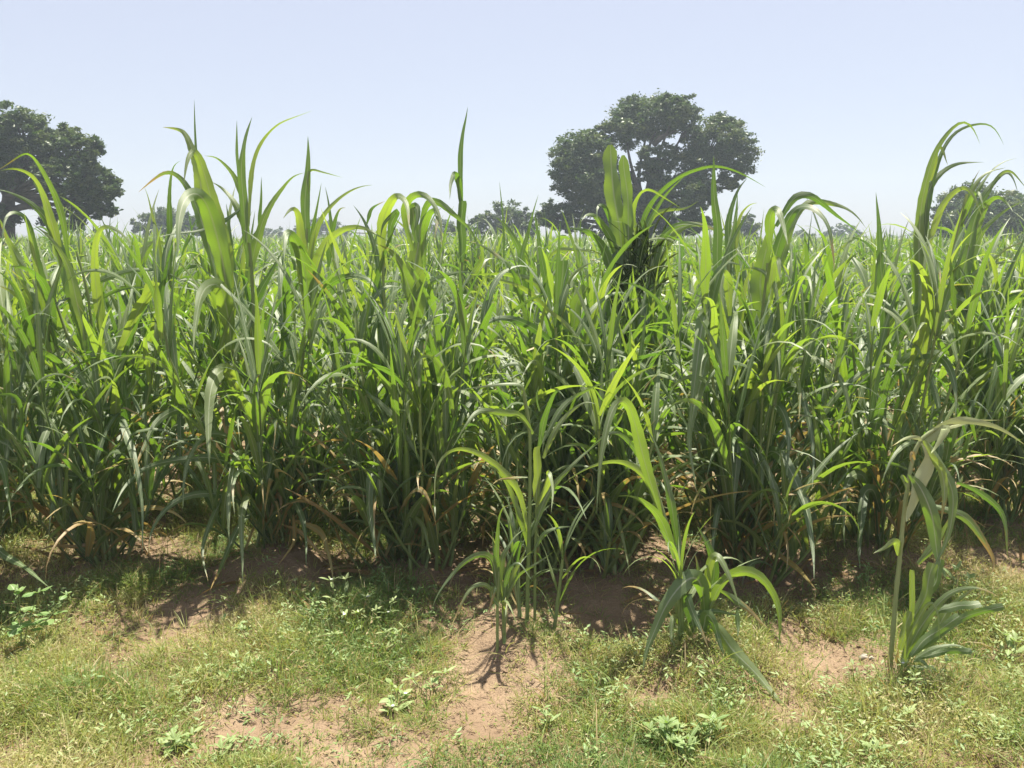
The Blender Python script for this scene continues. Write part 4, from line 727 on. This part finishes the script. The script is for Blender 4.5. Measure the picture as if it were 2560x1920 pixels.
def blades(mb, x, y, az, el, L, W, droop, rnd, age, seg=3, lift=0):
    n = len(x); z = hz(x, y)-.004+lift; P = np.stack([x, y, z], 1)
    rows = []; t = np.linspace(0, 1, seg+1); S = np.stack([-np.sin(az), np.cos(az), 0*az], 1)
    tw = rng.uniform(-1, 1, n); 
    for i, tt in enumerate(t):
        e = el-droop*tt**1.2
        if i: P = P+np.stack([np.cos(e)*np.cos(az), np.cos(e)*np.sin(az), np.sin(e)], 1)*(L/seg)[:, None]
        hw = W/2*(1.0 if i == 0 else (1-tt)**.8+.04)
        up = np.stack([-np.sin(e)*np.cos(az), -np.sin(e)*np.sin(az), np.cos(e)], 1)
        Si = S*np.cos(tw)[:, None]+up*np.sin(tw)[:, None]
        rows += [P-Si*hw[:, None], P+Si*hw[:, None]]
    V = np.stack(rows, 1); k = 2*(seg+1)
    b = np.array([[2*i, 2*i+1, 2*i+3, 2*i+2] for i in range(seg)])
    q = (b[None]+(np.arange(n)*k)[:, None, None]).reshape(-1, 4)
    uv = np.tile(np.stack([np.tile([0, 1], seg+1), np.repeat(t, 2)], 1), (n, 1))
    mb.add(V.reshape(-1, 3), q, uv, np.repeat(age, k), np.repeat(rnd, k))
def tall(x, y):
    d = .38+1.9*(fbm(x*2.3, y*2.3, 95)-.42)+.5*(noise(x*8, y*8, 96)-.5)
    for bx, by, rx, ry, a in LUSH: d = d+.9*a*np.exp(-(((x-bx)/rx)**2+((y-by)/ry)**2))
    for bx, by, rx, ry, a in BARE: d = d*(1-.5*a*np.exp(-(((x-bx)/rx)**2+((y-by)/ry)**2)))
    return np.clip(d, .2, 1.5)
def patch(x, y): return np.clip(.38+1.5*(fbm(x*1.7, y*1.7, 61)-.5)+.5*(noise(x*7, y*7, 63)-.5), 0, 1)
gm = MB()
# creeping mat: clusters of short splayed blades
cx, cy = scatter(34000, 2.0, 5.4)
m = 11; n = len(cx); rep = lambda a: np.repeat(a, m)
az = rng.uniform(0, 6.28, n*m); ro = rng.random(n*m)**.7*.035
x, y = rep(cx)+ro*np.cos(az), rep(cy)+ro*np.sin(az)
c = np.clip(rep(patch(cx, cy))*1.05-.12+rng.normal(0, .17, n*m), 0, 1)
h = rep(.45+1.3*noise(cx*5, cy*5, 77)**1.5)
blades(gm, x, y, az, R(1)*rng.uniform(15, 80, n*m), rng.uniform(.026, .075, n*m)*h, rng.uniform(.0020, .0042, n*m), rng.uniform(-.4, 1.3, n*m), c, np.where(rng.random(n*m) < .18, 1.2, 0), 2, lift=rng.random(n*m)**1.6*.085*rep(tall(cx, cy)))
# upright tufts
cx, cy = scatter(17000, 2.0, 5.6); m = 12; n = len(cx)
az = rng.uniform(0, 6.28, n*m); ro = rng.random(n*m)*.03
x, y = rep(cx)+ro*np.cos(az), rep(cy)+ro*np.sin(az)
blades(gm, x, y, az, R(1)*rng.uniform(45, 88, n*m), rng.uniform(.05, .16, n*m)*rep(tall(cx, cy)*rng.uniform(.7, 1.25, n)), rng.uniform(.0018, .0044, n*m), rng.uniform(.1, 1.5, n*m), np.clip(rep(np.clip(patch(cx, cy)+rng.normal(0, .22, n), 0, 1))*.8+rng.normal(0, .12, n*m), 0, 1), np.where(rng.random(n*m) < .14, 1.2, 0), 4)
# sparse long wiry blades
cx, cy = scatter(900, 2.0, 5.4); m = 7; n = len(cx)
az = rng.uniform(0, 6.28, n*m); x, y = rep(cx)+rng.normal(0, .012, n*m), rep(cy)+rng.normal(0, .012, n*m)
blades(gm, x, y, az, R(1)*rng.uniform(40, 85, n*m), rng.uniform(.10, .24, n*m), rng.uniform(.0028, .006, n*m), rng.uniform(.6, 2.2, n*m), np.clip(rep(rng.random(n)*.55)+rng.normal(0, .1, n*m), 0, 1), np.where(rng.random(n*m) < .12, 1.2, 0), 5)
# grass between the rows of the crop
cx, cy = scatter(9000, 4.4, 9.5, .9); m = 9; n = len(cx)
az = rng.uniform(0, 6.28, n*m); ro = rng.random(n*m)*.06
x, y = rep(cx)+ro*np.cos(az), rep(cy)+ro*np.sin(az)
blades(gm, x, y, az, R(1)*rng.uniform(25, 85, n*m), rng.uniform(.05, .16, n*m), rng.uniform(.004, .008, n*m), rng.uniform(0, 1.5, n*m), np.clip(rep(patch(cx, cy))+rng.normal(0, .15, n*m), 0, 1), np.where(rng.random(n*m) < .12, 1.2, 0), 3)
tag(link('grass', gm.mesh('grass', M['grass'])), 'short patchy yellow green grass over the sandy soil', 'grass', kind='stuff')
# tiny leaved creeping herbs
hm = MB(); cx, cy = scatter(32000, 2.0, 5.2)
m = 5; n = len(cx); az = rng.uniform(0, 6.28, n*m); ro = rng.random(n*m)*.03
x, y = rep(cx)+ro*np.cos(az), rep(cy)+ro*np.sin(az); z = hz(x, y)+rng.random(n*m)**1.3*.11*rep(tall(cx, cy))
p = np.stack([x, y, z], 1); N = unit(np.stack([rng.normal(0, .5, n*m), rng.normal(0, .5, n*m), np.ones(n*m)], 1)); T = unit(np.cross(N, np.stack([-np.sin(az), np.cos(az), 0*az], 1))); S = np.cross(N, T)
L = rng.uniform(.007, .017, n*m)[:, None]; W = L*rng.uniform(.35, .6, n*m)[:, None]
V = np.stack([p-T*L*.5, p+S*W*.5, p+T*L*.5, p-S*W*.5], 1)
hm.add(V.reshape(-1, 3), np.arange(4*n*m).reshape(-1, 4), np.tile([[.5, 0], [1, .5], [.5, 1], [0, .5]], (n*m, 1)), np.repeat(np.where(rng.random(n*m) < .06, 1.2, 0), 4), np.repeat(np.clip(rep(patch(cx, cy)*.8)+rng.normal(0, .2, n*m), 0, 1), 4))
tag(link('ground_cover', hm.mesh('ground_cover', M['grass'], smooth=False)), 'tiny leaved creeping herbs spread among the grass', 'ground cover', kind='stuff')
# small oval leaved herbs, taller in the lush patches
lm = MB(); cx, cy = scatter(5200, 2.0, 5.4); kk = rng.random(len(cx)) < np.clip((fbm(cx*1.9, cy*1.9, 91)-.42)*4+.12, .06, 1); cx, cy = cx[kk], cy[kk]
m = 9; n = len(cx); az = rng.uniform(0, 6.28, n*m); ro = .006+rng.random(n*m)*.022; hh = rep(rng.uniform(.02, .10, n)*(.5+tall(cx, cy)))
x, y = rep(cx)+ro*np.cos(az), rep(cy)+ro*np.sin(az); p = np.stack([x, y, hz(x, y)+hh*rng.uniform(.3, 1, n*m)], 1)
el = rng.uniform(-.2, .75, n*m); T = np.stack([np.cos(el)*np.cos(az), np.cos(el)*np.sin(az), np.sin(el)], 1); S = np.stack([-np.sin(az), np.cos(az), 0*az], 1); N = np.cross(T, S)
L = rng.uniform(.012, .032, n*m)[:, None]; W = L*rng.uniform(.30, .5, n*m)[:, None]
V = np.stack([p, p+T*L*.5+S*W*.5-N*W*.12, p+T*L*.55, p+T*L*.5-S*W*.5-N*W*.12, p+T*L-np.array([0, 0, 1])*L*.15], 1)
V = np.stack([V[:, 0], V[:, 1], V[:, 4], V[:, 2], V[:, 0], V[:, 2], V[:, 4], V[:, 3]], 1)
lm.add(V.reshape(-1, 3), np.arange(8*n*m).reshape(-1, 4), np.tile([[.5, 0], [0, .5], [.5, 1], [.5, .5], [.5, 0], [.5, .5], [.5, 1], [1, .5]], (n*m, 1)), 0, np.repeat(np.clip(rep(patch(cx, cy)*.9)+rng.normal(0, .15, n*m), 0, 1), 8))
tag(link('leafy_herb', lm.mesh('leafy_herb', M['weed'])), 'low leafy herbs growing thickly in patches of the grass', 'herbs', kind='stuff')
# straw bits on the soil
sm_ = MB(); n = 6500; y = 2.1+3.2*rng.random(n); x = (rng.random(n)*2-1)*(y*.64+.2)
blades(sm_, x, y, rng.uniform(0, 6.28, n), rng.uniform(-.05, .45, n), rng.uniform(.02, .14, n), rng.uniform(.001, .0035, n), rng.uniform(-.3, .6, n), rng.random(n), np.zeros(n), 3)
n = 1100; y = 3.3+2.6*rng.random(n); x = (rng.random(n)*2-1)*(y*.64+.2); kk = rng.random(n) < np.exp(-np.minimum(abs(y-4.1), abs(y-4.95))/.22)+.1; x, y = x[kk], y[kk]; n = len(x)
blades(sm_, x, y, rng.uniform(0, 6.28, n), rng.uniform(.0, .5, n), rng.uniform(.10, .34, n), rng.uniform(.010, .028, n), rng.uniform(.2, 1.0, n), rng.random(n)*.5, np.where(rng.random(n) < .8, 1.3, .2), 6)
tag(link('straw', sm_.mesh('straw', M['straw'])), 'dry straw bits and dead stems scattered over the soil', 'straw', kind='stuff')

# crumbs and clods of earth
cm = MB(); n = 24000; y = 2.05+3.3*rng.random(n); x = (rng.random(n)*2-1)*(y*.64+.2); kk = rng.random(n) < 1.05-dens(x, y); x, y = x[kk], y[kk]; n = len(x)
z = hz(x, y); sz = .002+.017*rng.random(n)**6; u8 = unit(np.array([[1,0,0],[0,1,0],[-1,0,0],[0,-1,0],[.1,.1,.8],[-.1,0,-.6]], float))
V = u8[None]*sz[:, None, None]*rng.uniform(.6, 1.3, (n, 6, 1))*np.array([1.2, 1, .8])+np.stack([x, y, z], 1)[:, None]
b = np.array([[0,1,4,4],[1,2,4,4],[2,3,4,4],[3,0,4,4],[1,0,5,5],[2,1,5,5],[3,2,5,5],[0,3,5,5]]); tri = b[:, :3]
Q = (np.stack([tri[:, 0], tri[:, 1], tri[:, 2]], 1)[None]+(np.arange(n)*6)[:, None, None]).reshape(-1, 3)
me = bpy.data.meshes.new('soil_crumbs'); me.from_pydata(V.reshape(-1, 3).tolist(), [], Q.tolist()); me.materials.append(M['soil'])
tag(link('soil_crumbs', me), 'crumbs and small clods of dry earth on the bare soil', 'soil', kind='stuff')

# ------------------------------------------------------------------ broad leaved weeds
def oval(mb, p, az, el, L, W, rnd, droop=.5, seed=0):
    P, S = grow_leaf(p, az, el, L, droop, n=7, twist=.2)
    ribbon(mb, P, S, W, 'oval', fold=.35, wave=.08, rnd=rnd, across=4, seed=seed)
def weed(X, Y, h, stems, LL, tone, label, group=None, flower=False):
    p = flat(X*1.1573, Y*1.1573); p[2] = hz1(p[0], p[1])-.012; r = np.random.default_rng(int(X*7+Y))
    lr = r.uniform(.24, .50); lel = r.uniform(0, 22); lr = .62 if X == 45 else lr; sp_ = .075 if X == 45 else .042; root = link('weed_plant', None, loc=p); tag(root, label, 'weed', group)
    for s in range(stems):
        a = r.uniform(0, 6.28); ln = R(r.uniform(0, 52)) if stems > 1 else R(6); H = h*r.uniform(.7, 1.1)
        d = np.array([math.sin(ln)*math.cos(a), math.sin(ln)*math.sin(a), math.cos(ln)])
        P, _ = resample([p-[0, 0, .01], p+d*H*.5+r.normal(0, .006, 3), p+d*H+[0, 0, .1*H]], 10)
        sb = MB(); tube(sb, P, .0022, .0013, 5, rnd=.5); so_ = link('stem', sb.mesh('stem', M['stalk'], p), root)
        fb = MB(); az = r.uniform(0, 6.28); nn = max(2, int(H/sp_))
        for i in range(nn):
            f = .25+.75*(i+1)/nn; q = P[min(9, int(f*9))]; az += 1.57+r.normal(0, .2)
            for o in (0, math.pi):
                l = LL*1.25*r.uniform(.45, 1.2)*(1-.3*(i == nn-1))
                oval(fb, q+np.array([math.cos(az+o), math.sin(az+o), .6])*.008, az+o, R(r.uniform(4, 34)+lel), l, l*lr*r.uniform(.85, 1.15), np.clip(tone+r.normal(0, .13), 0, 1), R(r.uniform(20, 65)), i)
        for o in range(int(r.integers(2, 4))):
            l = LL*r.uniform(.4, .75); oval(fb, P[-1], az+.8+o*1.57, R(r.uniform(35, 60)), l, l*.42, np.clip(tone+.15, 0, 1), .5, o)
        link('foliage', fb.mesh('foliage', M['weed'], p), so_)
        if flower and s % 2 == 0:
            w_ = MB(); c0 = P[-1]+np.array([0, 0, .008])
            for q in range(8): oval(w_, c0, q*.785, .3, .007, .005, .5)
            link('flower', w_.mesh('flower', M['petal'], p), so_)
G1 = 'weeds of the pale patch left of centre'
for a in [
    (45,1405,.23,4,.055,.15,'large round leaved green weed at the left edge below the cut off grain clump',None,False),
    (728,1345,.17,2,.05,.75,'tallest pale weed with its tip against the dark shade, left of the weed patch',G1,True),
    (600,1395,.09,3,.045,.6,'pale weed on the near side of the soil mound under the tallest bushy clump',G1,False),
    (775,1375,.13,5,.042,.8,'yellowish bushy weed in the thick of the pale weed patch',G1,True),
    (830,1355,.12,5,.042,.65,'weed with small white flowers at the back right of the pale weed patch',G1,True),
    (700,1420,.10,4,.04,.7,'low pale weed at the front left of the weed patch',G1,False),
    (850,1405,.10,4,.04,.7,'low pale weed at the front right of the weed patch',G1,False),
    (930,1490,.10,3,.05,.6,'solitary pale weed left of the bare wet soil',None,False),
    (855,1530,.09,4,.05,.55,'star shaped weed with pale leaf rosettes below the weed patch',None,True),
    (540,1470,.08,3,.045,.65,'flat pale weed in the grass left of centre',None,False),
    (145,1520,.07,3,.045,.5,'small grey green weed in the bluish grass at the lower left',None,False),
    (380,1625,.07,5,.05,.45,'bright green weed cluster at the bottom edge left of centre',None,False),
    (480,1640,.06,4,.045,.5,'bright green weed at the bottom edge beside a bare soil spot',None,False),
    (1450,1625,.09,6,.05,.3,'dark green leafy weed bush at the bottom, left half of the low bush',None,False),
    (1525,1610,.10,6,.05,.35,'dark green leafy weed bush at the bottom, right half of the low bush',None,False),
    (1480,1655,.08,5,.045,.4,'green weed at the bottom edge in front of the low bush',None,False),
    (1400,1610,.05,2,.04,.3,'small green weed on bare soil left of the low bush',None,False),
    (1285,1640,.06,3,.035,.55,'small weed at the bottom edge left of the low bush',None,False),
    (1185,1580,.07,3,.03,.5,'thin weed on the grassy bank below the young grain plant',None,False),
    (2005,1515,.12,2,.05,.6,'upright weed with tiered pale leaves below the fan of chewed leaves',None,True),
    (1955,1580,.08,3,.045,.65,'pale weed in the grass below the upright tiered weed',None,False),
    (1880,1640,.06,3,.05,.55,'low weed with long leaves at the bottom right of the picture',None,False),
    (2085,1560,.07,3,.045,.45,'dull green weed right of the upright tiered weed',None,False),
    (2160,1600,.08,3,.04,.6,'pale weed in the bottom right corner',None,False),
    (2190,1430,.12,4,.05,.6,'bright weed at the right edge beside the fan of leaves',None,False),
    (1210,1250,.12,5,.03,.7,'bright yellow green weed lit between the slender stalk and the centre clump',None,False),
    (1870,1265,.12,6,.03,.2,'dark feathery weed in the shade below the spiked clump',None,False),
    (2075,1290,.14,5,.06,.45,'broad leaved weed behind the broken stalk',None,False),
    (520,1385,.10,3,.03,.3,'thin bluish weed standing on the grassy patch beside the gully',None,False)]: weed(*a)

# ------------------------------------------------------------------ stones
def stone(X, Y, s, label):
    p = flat(X*1.1573, Y*1.1573); p[2] = hz1(p[0], p[1]); r = np.random.default_rng(int(X))
    u, v = np.meshgrid(np.linspace(0, 2*np.pi, 15), np.linspace(0, np.pi, 9)); d = np.stack([np.sin(v)*np.cos(u), np.sin(v)*np.sin(u), np.cos(v)], -1)
    ph = r.uniform(0, 6, 3); k = 1+.18*np.sin(3*d[..., 0]+ph[0])*np.cos(2.5*d[..., 1]+ph[1])+.12*np.sin(5*d[..., 2]+4*d[..., 0]+ph[2])
    V = d*k[..., None]*np.array([s, s*.7, s*.5])+p+[0, 0, s*.2]
    i = np.arange(V[..., 0].size).reshape(u.shape); mb = MB()
    mb.add(V.reshape(-1, 3), np.stack([i[:-1, :-1], i[1:, :-1], i[1:, 1:], i[:-1, 1:]], -1).reshape(-1, 4), np.zeros((V[..., 0].size, 2)), 0, .5)
    o = link('stone', mb.mesh('stone', M['stone'], p, smooth=True), loc=p); tag(o, label, 'stone')
stone(1868, 1422, .022, 'pale whitish stone left of the broken stalk foot')
stone(1882, 1434, .012, 'little white pebble beside the pale stone')

# ------------------------------------------------------------------ hazy air
def haze():
    x0, x1, y0, y1, z0, z1 = -150, 150, -12, 190, -1.6, 14.5
    v = np.array([(x, y, z) for z in (z0, z1) for y in (y0, y1) for x in (x0, x1)], float)
    mb = MB(); mb.add(v, [[0,2,3,1],[4,5,7,6],[0,1,5,4],[2,6,7,3],[0,4,6,2],[1,3,7,5]], np.zeros((8, 2)), 0, .5)
    m, n, o = mat('haze air'); p = node(n, 'ShaderNodeVolumePrincipled')
    p.inputs['Color'].default_value = (.78, .90, 1, 1); p.inputs['Density'].default_value = .0026; p.inputs['Anisotropy'].default_value = .35
    n.links.new(p.outputs[0], o.inputs['Volume'])
    tag(link('haze', mb.mesh('haze', m, smooth=False)), 'thin pale haze in the air over the field', 'haze', kind='stuff')
haze()
